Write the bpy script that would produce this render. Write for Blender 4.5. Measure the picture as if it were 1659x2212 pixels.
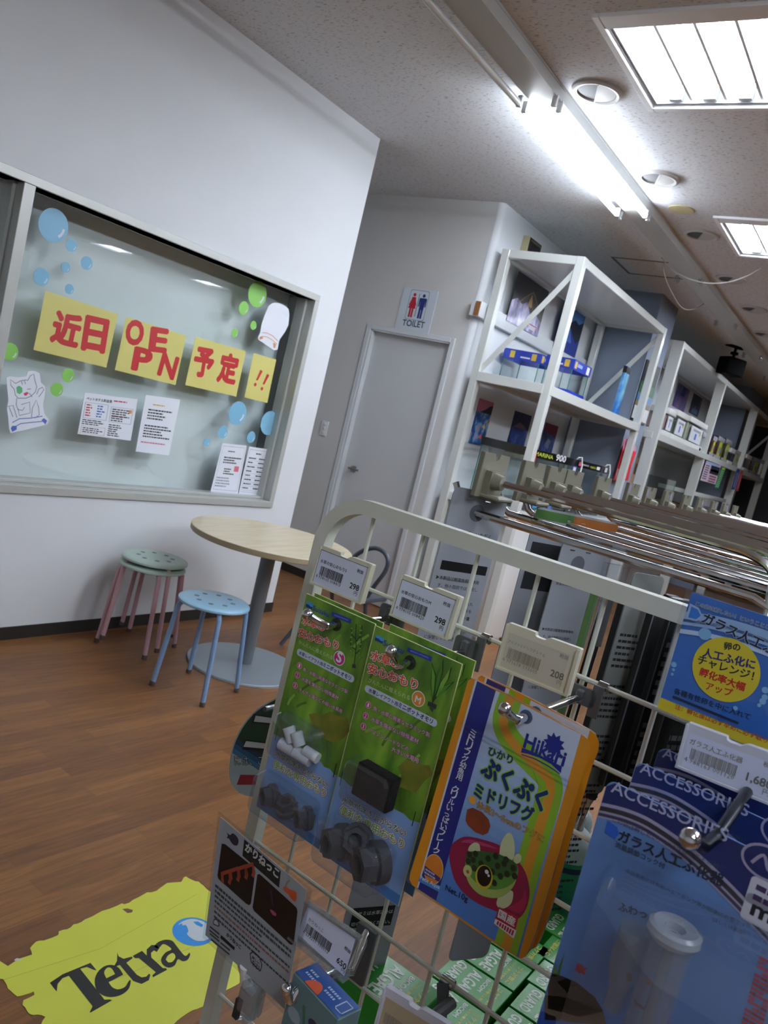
import bpy, bmesh, math, random
from mathutils import Vector as V, Matrix
random.seed(7)
S = bpy.context.scene; C = S.collection
for o in list(bpy.data.objects): bpy.data.objects.remove(o)
PI = math.pi; rad = math.radians

# ---------------------------------------------------------------- camera
W, H, F, CX, CY = 1659, 2212, 1725.45, 829.5, 1106
EYE = V((0, 0, 1.45))
RM = Matrix(((0.5497448531438784, -0.800814787636679, 0.23764736973978118),
             (0.032825242506809495, -0.2635644536946837, -0.9640831303383499),
             (0.8346874264634545, 0.5378005714491606, -0.11860626228311723)))
cd = bpy.data.cameras.new('camera'); cam = bpy.data.objects.new('camera', cd); C.objects.link(cam)
cd.sensor_fit = 'AUTO'; cd.sensor_width = 36; cd.lens = F / H * 36; cd.clip_start = 0.02; cd.clip_end = 60
r_, d_, f_ = RM[0], RM[1], RM[2]
cam.matrix_world = Matrix(((r_[0], -d_[0], -f_[0], EYE[0]), (r_[1], -d_[1], -f_[1], EYE[1]), (r_[2], -d_[2], -f_[2], EYE[2]), (0, 0, 0, 1)))
cd.dof.use_dof = True; cd.dof.focus_distance = 0.85; cd.dof.aperture_fstop = 22
S.camera = cam

# ---------------------------------------------------------------- light, exposure
w = bpy.data.worlds.new('world'); S.world = w; w.use_nodes = True
w.node_tree.nodes['Background'].inputs[0].default_value = (0.6, 0.68, 0.8, 1)
w.node_tree.nodes['Background'].inputs[1].default_value = 0.0
S.view_settings.view_transform = 'Standard'; S.view_settings.look = 'None'
S.view_settings.gamma = 1; S.view_settings.exposure = 0.9; S.view_settings.use_curve_mapping = False
TUBE = 26.0          # emission of a lit fluorescent tube
S.cycles.max_bounces = 8; S.cycles.diffuse_bounces = 4; S.cycles.glossy_bounces = 4
S.cycles.transparent_max_bounces = 16; S.cycles.transmission_bounces = 4
S.cycles.caustics_reflective = False; S.cycles.caustics_refractive = False
S.cycles.sample_clamp_indirect = 6

# ---------------------------------------------------------------- geometry of a view ray
def ray(p):
    v = V(((p[0] - CX) / F, (p[1] - CY) / F, 1.0))
    return V((RM[0][i] * v[0] + RM[1][i] * v[1] + RM[2][i] * v[2] for i in range(3)))
def onz(p, z): r = ray(p); return EYE + r * ((z - EYE.z) / r.z)
def ony(p, y): r = ray(p); return EYE + r * (y / r.y)
def onx(p, x): r = ray(p); return EYE + r * (x / r.x)
def Z(ox, oy, s): return lambda x, y: (ox + x / s, oy + y / s)
class Fr:
    """an upright plane at o, turned deg about z: local x runs right, z up, y away"""
    def __init__(s, o, deg):
        s.o = V(o); a = rad(deg); s.deg = deg
        s.ex = V((math.cos(a), math.sin(a), 0)); s.ey = V((-math.sin(a), math.cos(a), 0))
    def px(s, p, dy=0.0):
        r = ray(p); t = ((s.o - EYE).dot(s.ey) + dy) / r.dot(s.ey)
        d = EYE + r * t - s.o
        return (d.dot(s.ex), d.z)
    def pl(s, f, pts, dy=0.0): return [s.px(f(*q), dy) for q in pts]
    def at(s, x, y, z): return s.o + s.ex * x + s.ey * y + V((0, 0, z))
RK = -92.5
RN = V((math.sin(rad(87.5)), -math.cos(rad(87.5)), 0)); RE = V((-math.cos(rad(87.5)), -math.sin(rad(87.5)), 0))
def rack(D, p=None, u=0.0, z=0.0):
    """frame on the plane at distance D parallel to the wire rack"""
    if p is None: return Fr(V((EYE.x, EYE.y, z)) + RN * D + RE * u, RK)
    r = ray(p); return Fr(EYE + r * (D / r.dot(RN)), RK)

# ---------------------------------------------------------------- materials
MT = {}
def lin(h):
    h = h.lstrip('#'); c = [int(h[i:i + 2], 16) / 255 for i in (0, 2, 4)]
    return tuple((x / 12.92 if x <= .04045 else ((x + .055) / 1.055) ** 2.4) for x in c) + (1,)
def mat(name, col='#888888', rough=.5, metal=0., spec=.5, var=0., scale=30., bump=0., bscale=200., emit=0., coat=0.):
    if name in MT: return MT[name]
    m = bpy.data.materials.new(name); m.use_nodes = True; nt = m.node_tree; b = nt.nodes['Principled BSDF']
    b.inputs['Base Color'].default_value = lin(col); b.inputs['Roughness'].default_value = rough
    b.inputs['Metallic'].default_value = metal; b.inputs['Specular IOR Level'].default_value = spec
    b.inputs['Coat Weight'].default_value = coat
    if coat: b.inputs['Coat Roughness'].default_value = .08
    if emit:
        b.inputs['Emission Color'].default_value = lin(col); b.inputs['Emission Strength'].default_value = emit
    if var or bump:
        tc = nt.nodes.new('ShaderNodeTexCoord')
        if var:
            n = nt.nodes.new('ShaderNodeTexNoise'); n.inputs['Scale'].default_value = scale; n.inputs['Detail'].default_value = 4
            nt.links.new(tc.outputs['Object'], n.inputs['Vector'])
            mx = nt.nodes.new('ShaderNodeMix'); mx.data_type = 'RGBA'
            c = lin(col); mx.inputs[6].default_value = tuple(x * (1 - var) for x in c[:3]) + (1,)
            mx.inputs[7].default_value = tuple(min(1, x * (1 + var)) for x in c[:3]) + (1,)
            nt.links.new(n.outputs[0], mx.inputs[0]); nt.links.new(mx.outputs[2], b.inputs['Base Color'])
        if bump:
            n = nt.nodes.new('ShaderNodeTexNoise'); n.inputs['Scale'].default_value = bscale; n.inputs['Detail'].default_value = 3
            nt.links.new(tc.outputs['Object'], n.inputs['Vector'])
            bp = nt.nodes.new('ShaderNodeBump'); bp.inputs['Strength'].default_value = bump; bp.inputs['Distance'].default_value = .002
            nt.links.new(n.outputs[0], bp.inputs['Height']); nt.links.new(bp.outputs[0], b.inputs['Normal'])
    MT[name] = m; return m
def clear(name, tint='#ffffff', ior=1.45, rough=.02, gain=1.0, haze=0.0):
    """thin clear plastic or glass: see-through with fresnel reflection, no refraction"""
    if name in MT: return MT[name]
    m = bpy.data.materials.new(name); m.use_nodes = True; nt = m.node_tree; nt.nodes.clear()
    out = nt.nodes.new('ShaderNodeOutputMaterial'); t = nt.nodes.new('ShaderNodeBsdfTransparent'); t.inputs[0].default_value = lin(tint)
    g = nt.nodes.new('ShaderNodeBsdfGlossy'); g.inputs['Roughness'].default_value = rough; g.inputs[0].default_value = (1, 1, 1, 1)
    f0 = ((ior - 1) / (ior + 1)) ** 2 * gain
    fr = nt.nodes.new('ShaderNodeLayerWeight'); fr.inputs[0].default_value = .5
    pw = nt.nodes.new('ShaderNodeMath'); pw.operation = 'POWER'; pw.inputs[1].default_value = 4.5; nt.links.new(fr.outputs['Facing'], pw.inputs[0])
    ma = nt.nodes.new('ShaderNodeMath'); ma.operation = 'MULTIPLY_ADD'; ma.inputs[1].default_value = .9; ma.inputs[2].default_value = f0; ma.use_clamp = True
    mx = nt.nodes.new('ShaderNodeMixShader'); nt.links.new(pw.outputs[0], ma.inputs[0]); nt.links.new(ma.outputs[0], mx.inputs[0])
    src = t
    if haze:
        d = nt.nodes.new('ShaderNodeBsdfDiffuse'); d.inputs[0].default_value = lin(tint)
        m2 = nt.nodes.new('ShaderNodeMixShader'); m2.inputs[0].default_value = haze
        nt.links.new(t.outputs[0], m2.inputs[1]); nt.links.new(d.outputs[0], m2.inputs[2]); src = m2
    nt.links.new(src.outputs[0], mx.inputs[1]); nt.links.new(g.outputs[0], mx.inputs[2]); nt.links.new(mx.outputs[0], out.inputs[0])
    MT[name] = m; return m
def noisy(name, scale, stops, vec=(1, 1, 1), rough=.5, kind='noise', detail=5, coat=0., distort=0.):
    """colour ramp over a stretched noise: printed pictures, wood, foliage"""
    if name in MT: return MT[name]
    m = bpy.data.materials.new(name); m.use_nodes = True; nt = m.node_tree; b = nt.nodes['Principled BSDF']
    tc = nt.nodes.new('ShaderNodeTexCoord'); mp = nt.nodes.new('ShaderNodeMapping'); mp.inputs['Scale'].default_value = vec
    n = nt.nodes.new('ShaderNodeTexNoise' if kind == 'noise' else 'ShaderNodeTexVoronoi'); n.inputs['Scale'].default_value = scale
    if kind == 'noise': n.inputs['Detail'].default_value = detail; n.inputs['Distortion'].default_value = distort
    cr = nt.nodes.new('ShaderNodeValToRGB')
    while len(cr.color_ramp.elements) < len(stops): cr.color_ramp.elements.new(.5)
    for e, (p, c) in zip(cr.color_ramp.elements, stops): e.position = p; e.color = lin(c)
    nt.links.new(tc.outputs['Object'], mp.inputs[0]); nt.links.new(mp.outputs[0], n.inputs['Vector'])
    nt.links.new(n.outputs[0], cr.inputs[0]); nt.links.new(cr.outputs[0], b.inputs['Base Color'])
    b.inputs['Roughness'].default_value = rough; b.inputs['Coat Weight'].default_value = coat; b.inputs['Coat Roughness'].default_value = .1
    MT[name] = m; return m
P = lambda c, r=.55, coat=0.: mat('print_' + c.lstrip('#') + ('_g' if coat else ''), c, r, coat=coat)   # printing ink

# ---------------------------------------------------------------- mesh builder
TX = {}
def glyphs(s, res):
    k = (s, res)
    if k not in TX:
        c = bpy.data.curves.new('t', 'FONT'); c.body = s; c.size = 1; c.resolution_u = res
        o = bpy.data.objects.new('t', c); C.objects.link(o)
        me = bpy.data.meshes.new_from_object(o.evaluated_get(bpy.context.evaluated_depsgraph_get()))
        vs = [(v.co.x, v.co.y) for v in me.vertices]; fs = [tuple(p.vertices) for p in me.polygons]
        bpy.data.objects.remove(o); bpy.data.curves.remove(c); bpy.data.meshes.remove(me)
        x0 = min(v[0] for v in vs); x1 = max(v[0] for v in vs); y0 = min(v[1] for v in vs); y1 = max(v[1] for v in vs)
        TX[k] = ([((a - x0) / (x1 - x0), (b - y0) / (x1 - x0)) for a, b in vs], fs, (y1 - y0) / (x1 - x0), 1 / (x1 - x0))
    return TX[k]
L = .00007           # thickness of one printed layer
class B:
    def __init__(s): s.v = []; s.f = []; s.mi = []; s.ms = []
    def mi_(s, m):
        m = MT[m] if isinstance(m, str) else m
        if m not in s.ms: s.ms.append(m)
        return s.ms.index(m)
    def add(s, vs, fs, m):
        k = len(s.v); i = s.mi_(m); s.v += [tuple(v) for v in vs]
        for f in fs: s.f.append(tuple(k + a for a in f)); s.mi.append(i)
        return s
    def box(s, x0, x1, y0, y1, z0, z1, m, bev=0., seg=2):
        if not bev:
            vs = [(x, y, z) for z in (z0, z1) for y in (y0, y1) for x in (x0, x1)]
            return s.add(vs, [(0, 2, 3, 1), (4, 5, 7, 6), (0, 1, 5, 4), (2, 6, 7, 3), (0, 4, 6, 2), (1, 3, 7, 5)], m)
        bm = bmesh.new(); bmesh.ops.create_cube(bm, size=1)
        for v in bm.verts: v.co = V(((x0 + x1) / 2 + v.co.x * (x1 - x0), (y0 + y1) / 2 + v.co.y * (y1 - y0), (z0 + z1) / 2 + v.co.z * (z1 - z0)))
        bmesh.ops.bevel(bm, geom=bm.edges[:], offset=bev, segments=seg, profile=.5, affect='EDGES')
        bm.verts.index_update(); s.add([v.co for v in bm.verts], [[v.index for v in f.verts] for f in bm.faces], m); bm.free(); return s
    def poly(s, pts, y, m): return s.add([(a, y, b) for a, b in pts], [tuple(range(len(pts)))], m)
    def ink(s, pts, lay, m, y0=0.): return s.poly(pts, y0 - L * lay, m)
    def rect(s, x0, x1, z0, z1, lay, m, y0=0., r=0.): return s.ink(rrect(x0, x1, z0, z1, r), lay, m, y0)
    def prism(s, pts, y0, y1, m, m2=None):
        n = len(pts); vs = [(a, y0, b) for a, b in pts] + [(a, y1, b) for a, b in pts]
        s.add(vs, [tuple(range(n))[::-1], tuple(range(n, 2 * n))], m)
        return s.add(vs, [(i, (i + 1) % n, n + (i + 1) % n, n + i) for i in range(n)], m2 or m)
    def slab(s, pts, z0, z1, m):
        n = len(pts); vs = [(a, b, z0) for a, b in pts] + [(a, b, z1) for a, b in pts]
        return s.add(vs, [tuple(range(n))[::-1], tuple(range(n, 2 * n))] + [(i, (i + 1) % n, n + (i + 1) % n, n + i) for i in range(n)], m)
    def tube(s, path, r, m, n=8, closed=False, cap=True, ball=False):
        path = [V(p) for p in path]; vs = []; fs = []; k = len(path)
        rs = r if isinstance(r, (list, tuple)) else [r] * k
        up = None
        for i, p in enumerate(path):
            a = path[(i - 1) % k] if (closed or i) else p; b = path[(i + 1) % k] if (closed or i < k - 1) else p
            t = (b - a).normalized()
            if up is None: up = t.orthogonal().normalized()
            up = (up - t * up.dot(t)).normalized(); q = t.cross(up)
            vs += [p + (up * math.cos(2 * PI * j / n) + q * math.sin(2 * PI * j / n)) * rs[i] for j in range(n)]
        for i in range(k if closed else k - 1):
            for j in range(n):
                a = i * n; b = ((i + 1) % k) * n; fs.append((a + j, a + (j + 1) % n, b + (j + 1) % n, b + j))
        if cap and not closed: fs += [tuple(range(n))[::-1], tuple(range((k - 1) * n, k * n))]
        return s.add(vs, fs, m)
    def lathe(s, prof, m, c=(0, 0, 0), n=24, axis='z', mats=None):
        vs = []; fs = []
        for r, z in prof:
            for j in range(n):
                a = 2 * PI * j / n; x, y = r * math.cos(a), r * math.sin(a)
                p = (x, y, z) if axis == 'z' else ((x, z, y) if axis == 'y' else (z, x, y))
                vs.append((p[0] + c[0], p[1] + c[1], p[2] + c[2]))
        k = len(prof)
        for i in range(k - 1):
            q = [(i * n + j, i * n + (j + 1) % n, (i + 1) * n + (j + 1) % n, (i + 1) * n + j) for j in range(n)]
            if mats: s.add(vs, q, mats[i])
            else: fs += q
        if mats: return s
        if prof[0][0] > 1e-6: fs.append(tuple(range(n))[::-1])
        if prof[-1][0] > 1e-6: fs.append(tuple(range((k - 1) * n, k * n)))
        return s.add(vs, fs, m)
    def text(s, t, a, b, lay, m, bold=.012, hs=1., y0=0., res=3, flat=None, top=None):
        """t set from its lower left corner a to its lower right corner b (local x, z); weight by overprinting shifted copies"""
        vs, fs, asp, em = glyphs(t, res); ex = b[0] - a[0]; ez = b[1] - a[1]
        if top is not None: hs = abs(top) / max(1e-9, asp * math.hypot(ex, ez))
        y = y0 - L * lay; n = 0 if bold <= .004 else (4 if bold < .03 else 8); r = bold * em
        for i in range(-1 if n != 4 else 0, n):
            dx, dy = (0, 0) if i < 0 else (r * math.cos(2 * PI * (i + .5) / n), r * math.sin(2 * PI * (i + .5) / n))
            pts = [(a[0] + (x + dx) * ex - (v_ + dy) * hs * ez, a[1] + (x + dx) * ez + (v_ + dy) * hs * ex) for x, v_ in vs]
            st = (i + 1) * 6e-6; s.add([(p[0], p[1], flat + st) if flat is not None else (p[0], y - st, p[1]) for p in pts], fs, m)
        return s
    def greek(s, x0, x1, z0, z1, n, lay, m, y0=0., seed=1, fill=.55, mono=0):
        """rows of print too small to read"""
        rn = random.Random(seed); h = (z1 - z0) / n
        for i in range(n):
            z = z1 - (i + .5) * h; x = x0; end = x0 + (x1 - x0) * (1 if mono else rn.uniform(.6, 1))
            while x < end - h * .3:
                k = rn.uniform(.35, 1.0) * h; s.rect(x, min(end, x + k), z - h * fill / 2, z + h * fill / 2, lay, m, y0); x += k + h * .14
        return s
    def map(s, fn):
        s.v = [tuple(fn(V(v))) for v in s.v]; return s
    def build(s, name, parent=None, loc=(0, 0, 0), deg=0., label=None, cat=None, group=None, kind=None, ang=35):
        me = bpy.data.meshes.new(name); me.from_pydata(s.v, [], s.f); me.update()
        for m in s.ms: me.materials.append(m)
        me.polygons.foreach_set('material_index', s.mi)
        me.polygons.foreach_set('use_smooth', [True] * len(s.f))
        me.set_sharp_from_angle(angle=rad(ang)); me.update()
        o = bpy.data.objects.new(name, me); C.objects.link(o)
        o.location = loc; o.rotation_euler = (0, 0, rad(deg))
        if parent: o.parent = parent
        tag(o, label, cat, group, kind); return o
def tag(o, label=None, cat=None, group=None, kind=None):
    for k, v in (('label', label), ('category', cat), ('group', group), ('kind', kind)):
        if v: o[k] = v
    return o
def thing(name, label, cat, loc=(0, 0, 0), deg=0., group=None):
    o = bpy.data.objects.new(name, None); C.objects.link(o); o.empty_display_size = .05
    o.location = loc; o.rotation_euler = (0, 0, rad(deg)); return tag(o, label, cat, group)
def frthing(name, label, cat, fr, group=None): return thing(name, label, cat, fr.o, fr.deg, group)
def dup(root, loc=None, label=None, deg=None):
    r = root.copy(); C.objects.link(r)
    if loc is not None: r.location = loc
    if deg is not None: r.rotation_euler = (0, 0, rad(deg))
    if label: r['label'] = label
    for ch in list(root.children):
        c = ch.copy(); C.objects.link(c); c.parent = r
        for g in list(ch.children): d = g.copy(); C.objects.link(d); d.parent = c
    return r
def rrect(x0, x1, z0, z1, r=0., n=5):
    if r <= 0: return [(x0, z0), (x1, z0), (x1, z1), (x0, z1)]
    out = []
    for cx, cz, a in ((x1 - r, z0 + r, -90), (x1 - r, z1 - r, 0), (x0 + r, z1 - r, 90), (x0 + r, z0 + r, 180)):
        out += [(cx + r * math.cos(rad(a + 90 * i / n)), cz + r * math.sin(rad(a + 90 * i / n))) for i in range(n + 1)]
    return out
def circ(c, r, n=28, rz=None): return [(c[0] + r * math.cos(2 * PI * i / n), c[1] + (rz or r) * math.sin(2 * PI * i / n)) for i in range(n)]
def stroke(pts, w):
    """flat ribbon along a 2D path"""
    a = []; b = []
    for i, p in enumerate(pts):
        q0 = V(pts[max(0, i - 1)]); q1 = V(pts[min(len(pts) - 1, i + 1)]); t = (q1 - q0)
        t = t.normalized() if t.length > 1e-9 else V((1, 0)); nn = V((-t[1], t[0])) * w / 2
        a.append((p[0] + nn[0], p[1] + nn[1])); b.append((p[0] - nn[0], p[1] - nn[1]))
    return a + b[::-1]
def spline(pts, n=6):
    out = []
    for i in range(len(pts) - 1):
        p0 = V(pts[max(0, i - 1)]); p1 = V(pts[i]); p2 = V(pts[i + 1]); p3 = V(pts[min(len(pts) - 1, i + 2)])
        for k in range(n):
            t = k / n; out.append(.5 * ((2 * p1) + (p2 - p0) * t + (2 * p0 - 5 * p1 + 4 * p2 - p3) * t * t + (3 * p1 - p0 - 3 * p2 + p3) * t ** 3))
    out.append(V(pts[-1])); return out

# ---------------------------------------------------------------- shared materials
mat('white_wall', '#d6dade', .75, spec=.25, var=.02, scale=8, bump=.15, bscale=260)
mat('toilet_wall', '#cacac9', .75, spec=.25, var=.02, scale=8, bump=.15, bscale=260)
mat('frame_alu', '#b9bcb9', .38, metal=.25, var=.03)
mat('baseboard', '#23201e', .5)
mat('door_white', '#c6c9cc', .45, var=.015, scale=4); mat('casing_white', '#ccd1d5', .4)
mat('shelf_white', '#cfd3d0', .28, spec=.6, coat=.25); mat('column_grey', '#7c8698', .75, bump=.2, bscale=300)
mat('rack_cream', '#cdd0c4', .35, spec=.5, var=.03, scale=60, coat=.15)
mat('chrome', '#d8dadc', .07, metal=1., var=.03, scale=200); mat('chrome_shaded', '#4c4f54', .25, metal=1.); mat('steel', '#b8b8b6', .16, metal=1.)
mat('beige_plastic', '#787565', .45, var=.03); mat('grey_plastic', '#50555a', .4, coat=.3)
mat('ivory_plastic', '#cdcbb8', .4); mat('paper', '#dfe4ee', .6); mat('ink', '#15161a', .6)
mat('black', '#0b0c0e', .5); mat('dark', '#1b1e22', .5, coat=.2); mat('white_plastic', '#dfe2e2', .35, coat=.2)
clear('pane', '#fbfdfd', 1.5, .0, 1.15); clear('tank_glass', '#fafdfd', 1.5, .01, 1.2); clear('film', '#f4f7fa', 1.45, .04, 1.6)
clear('blister', '#f2f6fa', 1.48, .03, 1.7, .03); clear('frost', '#d5d9e0', 1.45, .2, 1.5, .4); clear('clip_clear', '#dfe3e6', 1.48, .06, 2.0, .12)
mat('glass_edge', '#2f7f74', .1); mat('tube_on', '#eef5ff', .4, emit=TUBE); mat('tube_off', '#c9ccca', .25, coat=.4)

# ================================================================ SETTING
CZ = 3.089                                      # ceiling height
# floor: wood-look vinyl planks along x
m = bpy.data.materials.new('wood_floor'); m.use_nodes = True; nt = m.node_tree; b = nt.nodes['Principled BSDF']
tc = nt.nodes.new('ShaderNodeTexCoord'); mp = nt.nodes.new('ShaderNodeMapping'); mp.inputs['Rotation'].default_value = (0, 0, rad(2.5))
br = nt.nodes.new('ShaderNodeTexBrick'); br.offset = .37; br.inputs['Scale'].default_value = 1; br.inputs['Brick Width'].default_value = .62
br.inputs['Row Height'].default_value = .072; br.inputs['Mortar Size'].default_value = .0006; br.inputs['Bias'].default_value = -.1
br.inputs['Color1'].default_value = lin('#85592f'); br.inputs['Color2'].default_value = lin('#6c4526'); br.inputs['Mortar'].default_value = lin('#5f432c')
m2 = nt.nodes.new('ShaderNodeMapping'); m2.inputs['Scale'].default_value = (3, 42, 1)
n = nt.nodes.new('ShaderNodeTexNoise'); n.inputs['Scale'].default_value = 1.6; n.inputs['Detail'].default_value = 7; n.inputs['Distortion'].default_value = 1.2
cr = nt.nodes.new('ShaderNodeValToRGB'); cr.color_ramp.elements[0].position = .3; cr.color_ramp.elements[0].color = (.62, .6, .58, 1)
cr.color_ramp.elements[1].position = .72; cr.color_ramp.elements[1].color = (1.12, 1.1, 1.06, 1)
mx = nt.nodes.new('ShaderNodeMix'); mx.data_type = 'RGBA'; mx.blend_type = 'MULTIPLY'; mx.inputs[0].default_value = .9
nt.links.new(tc.outputs['Object'], mp.inputs[0]); nt.links.new(mp.outputs[0], br.inputs['Vector']); nt.links.new(mp.outputs[0], m2.inputs[0])
nt.links.new(m2.outputs[0], n.inputs['Vector']); nt.links.new(n.outputs[0], cr.inputs[0])
nt.links.new(br.outputs['Color'], mx.inputs[6]); nt.links.new(cr.outputs[0], mx.inputs[7]); nt.links.new(mx.outputs[2], b.inputs['Base Color'])
b.inputs['Roughness'].default_value = .42; b.inputs['Specular IOR Level'].default_value = .45; MT['wood_floor'] = m
# ceiling: mineral board with short dark fissures running along y
m = bpy.data.materials.new('ceiling_board'); m.use_nodes = True; nt = m.node_tree; b = nt.nodes['Principled BSDF']
tc = nt.nodes.new('ShaderNodeTexCoord'); mp = nt.nodes.new('ShaderNodeMapping'); mp.inputs['Scale'].default_value = (165, 42, 1)
n = nt.nodes.new('ShaderNodeTexNoise'); n.inputs['Scale'].default_value = 1; n.inputs['Detail'].default_value = 2; n.inputs['Distortion'].default_value = .6
cr = nt.nodes.new('ShaderNodeValToRGB'); cr.color_ramp.elements[0].position = .60; cr.color_ramp.elements[0].color = lin('#d3d7dc')
cr.color_ramp.elements[1].position = .66; cr.color_ramp.elements[1].color = lin('#989694')
nt.links.new(tc.outputs['Object'], mp.inputs[0]); nt.links.new(mp.outputs[0], n.inputs['Vector']); nt.links.new(n.outputs[0], cr.inputs[0])
nt.links.new(cr.outputs[0], b.inputs['Base Color']); b.inputs['Roughness'].default_value = .9; MT['ceiling_board'] = m

X0, X1, Y0, Y1 = -3.0, 16.0, -11.0, 4.75
B().box(X0, X1, Y0, Y1, -.1, 0, 'wood_floor').build('floor', kind='structure')
TROFF = [(2.88, .206), (5.10, .206), (7.32, .206), (9.6, .206), (8.4, -5.9), (10.6, -5.9), (3.4, -5.0), (.4, -6.4), (-1.56, -2.2), (.66, -2.2), (2.88, -2.2), (5.10, -2.2)]  # next-aisle row at the end is added, unseen, to light the foreground
TX_ = .79
def TYW(y): return 1.28 if y > 0 else .686      # the row over this aisle is twice as wide
xs = sorted({X0, X1} | {x for t in TROFF for x in (t[0] + .05, t[0] + TX_ - .05)}); ys = sorted({Y0, Y1} | {y for t in TROFF for y in (t[1] + .05, t[1] + TYW(t[1]) - .05)})
b = B()
for i in range(len(xs) - 1):
    for j in range(len(ys) - 1):
        mxx, myy = (xs[i] + xs[i + 1]) / 2, (ys[j] + ys[j + 1]) / 2
        if any(t[0] < mxx < t[0] + TX_ and t[1] < myy < t[1] + TYW(t[1]) for t in TROFF): continue
        b.add([(xs[i], ys[j], CZ), (xs[i + 1], ys[j], CZ), (xs[i + 1], ys[j + 1], CZ), (xs[i], ys[j + 1], CZ)], [(0, 3, 2, 1)], 'ceiling_board')
b.add([(X0, Y0, 3.4), (X1, Y0, 3.4), (X1, Y1, 3.4), (X0, Y1, 3.4)], [(0, 3, 2, 1)], 'ceiling_board')
b.build('ceiling', kind='structure')

WY = 3.296; WX = 4.05; TXW = 5.10; SY = 2.92          # white wall, its corner, toilet wall, shelf wall
HX0, HX1, HZ0, HZ1 = -.6, 3.79, .745, 2.015         # window opening
b = B()
for a in ((X0, HX0, 0, CZ), (HX1, WX, 0, CZ), (HX0, HX1, 0, HZ0), (HX0, HX1, HZ1, CZ)): b.box(a[0], a[1], WY, WY + .13, a[2], a[3], 'white_wall')
b.build('wall_left', kind='structure')
B().box(WX - .13, WX, WY + .13, Y1, 0, CZ, 'white_wall').build('wall_return', kind='structure')
DY0, DY1, DZ = 3.075, 3.805, 2.065                  # door opening in the toilet wall
b = B()
for a in ((SY + .04, DY0, 0, CZ), (DY1, Y1, 0, CZ), (DY0, DY1, DZ, CZ)): b.box(TXW, TXW + .12, a[0], a[1], a[2], a[3], 'toilet_wall')
b.build('wall_toilet', kind='structure')
B().box(TXW + .04, X1, SY, SY + .12, 0, CZ, 'white_wall').build('wall_back', kind='structure')
B().box(7.33, 7.88, 2.37, SY, 0, CZ, 'column_grey').build('wall_column', kind='structure')
B().box(X1, X1 + .1, Y0, Y1, 0, CZ, 'dark').build('wall_far', kind='structure')
B().box(X0 - .1, X0, Y0, Y1, 0, CZ, 'white_wall').build('wall_behind', kind='structure')
B().box(X0, X1, Y0 - .1, Y0, 0, CZ, 'white_wall').build('wall_right', kind='structure')
B().box(X0, X1, Y1, Y1 + .1, 0, CZ, 'toilet_wall').build('wall_rear', kind='structure')
b = B(); b.box(X0, WX + .006, WY - .006, WY, 0, .063, 'baseboard'); b.build('baseboard_left', kind='structure')
B().box(WX, WX + .006, WY, Y1, 0, .063, 'baseboard').build('baseboard_return', kind='structure')
b = B(); b.box(TXW - .006, TXW, DY1 + .04, Y1, 0, .063, 'baseboard'); b.box(TXW - .006, TXW, SY, DY0 - .04, 0, .063, 'baseboard'); b.build('baseboard_toilet', kind='structure')
# rounded corner guard, moulding with its brown cut end
b = B(); b.tube([(TXW + .0385, SY + .0385, 0), (TXW + .0385, SY + .0385, CZ)], .040, 'white_wall', 32, cap=False); b.build('trim_1', kind='structure', ang=80)
mat('mdf', '#8a5a2e', .7, var=.15)
b = B(); b.box(5.042, 7.33, 2.872, SY, 2.275, 2.381, 'casing_white', .003); b.box(5.038, 5.043, 2.876, SY - .004, 2.279, 2.377, 'mdf')
b.box(5.042, TXW, SY, SY + .03, 2.275, 2.381, 'casing_white')
b.build('trim_2', kind='structure')

# window: aluminium frame, mullion, panes, pale sheet hung inside
GY = 3.388
root = tag(bpy.data.objects.new('window_1', None), kind='structure'); C.objects.link(root); root.location = (1.9, WY, .7)
fw = Fr((1.9, WY, .7), 0)
b = B(); fr_ = lambda x0, x1, z0, z1, y0, y1, mm='frame_alu': b.box(x0 - 1.9, x1 - 1.9, y0 - WY, y1 - WY, z0 - .7, z1 - .7, mm, .002, 1)
for (x0, x1, z0, z1) in ((-.64, 3.822, 2.015, 2.053), (-.64, 3.822, .709, .748), (3.783, 3.822, .748, 2.015)): fr_(x0, x1, z0, z1, WY - .012, GY + .03)
fr_(1.873, 1.925, .748, 2.015, WY - .010, GY + .03)
fr_(3.765, 3.783, .748, 2.015, WY + .045, GY + .03); fr_(1.857, 1.873, .748, 2.015, WY + .045, GY + .03); fr_(1.925, 3.783, .748, .764, WY + .05, GY + .03)
b.build('window_frame', root)
for x0, x1 in ((1.92, 3.785), (-.62, 1.875)):
    B().box(x0 - 1.9, x1 - 1.9, GY - WY, GY - WY + .004, .06, 1.32, 'pane').build('pane', root)
mat('blind', '#e6eeef', .85, var=.05, scale=2.2)
B().box(-.6, 3.80, GY + .125, GY + .13, .70, 2.10, 'blind').map(lambda v: v).build('wall_inner', kind='structure')

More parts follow.
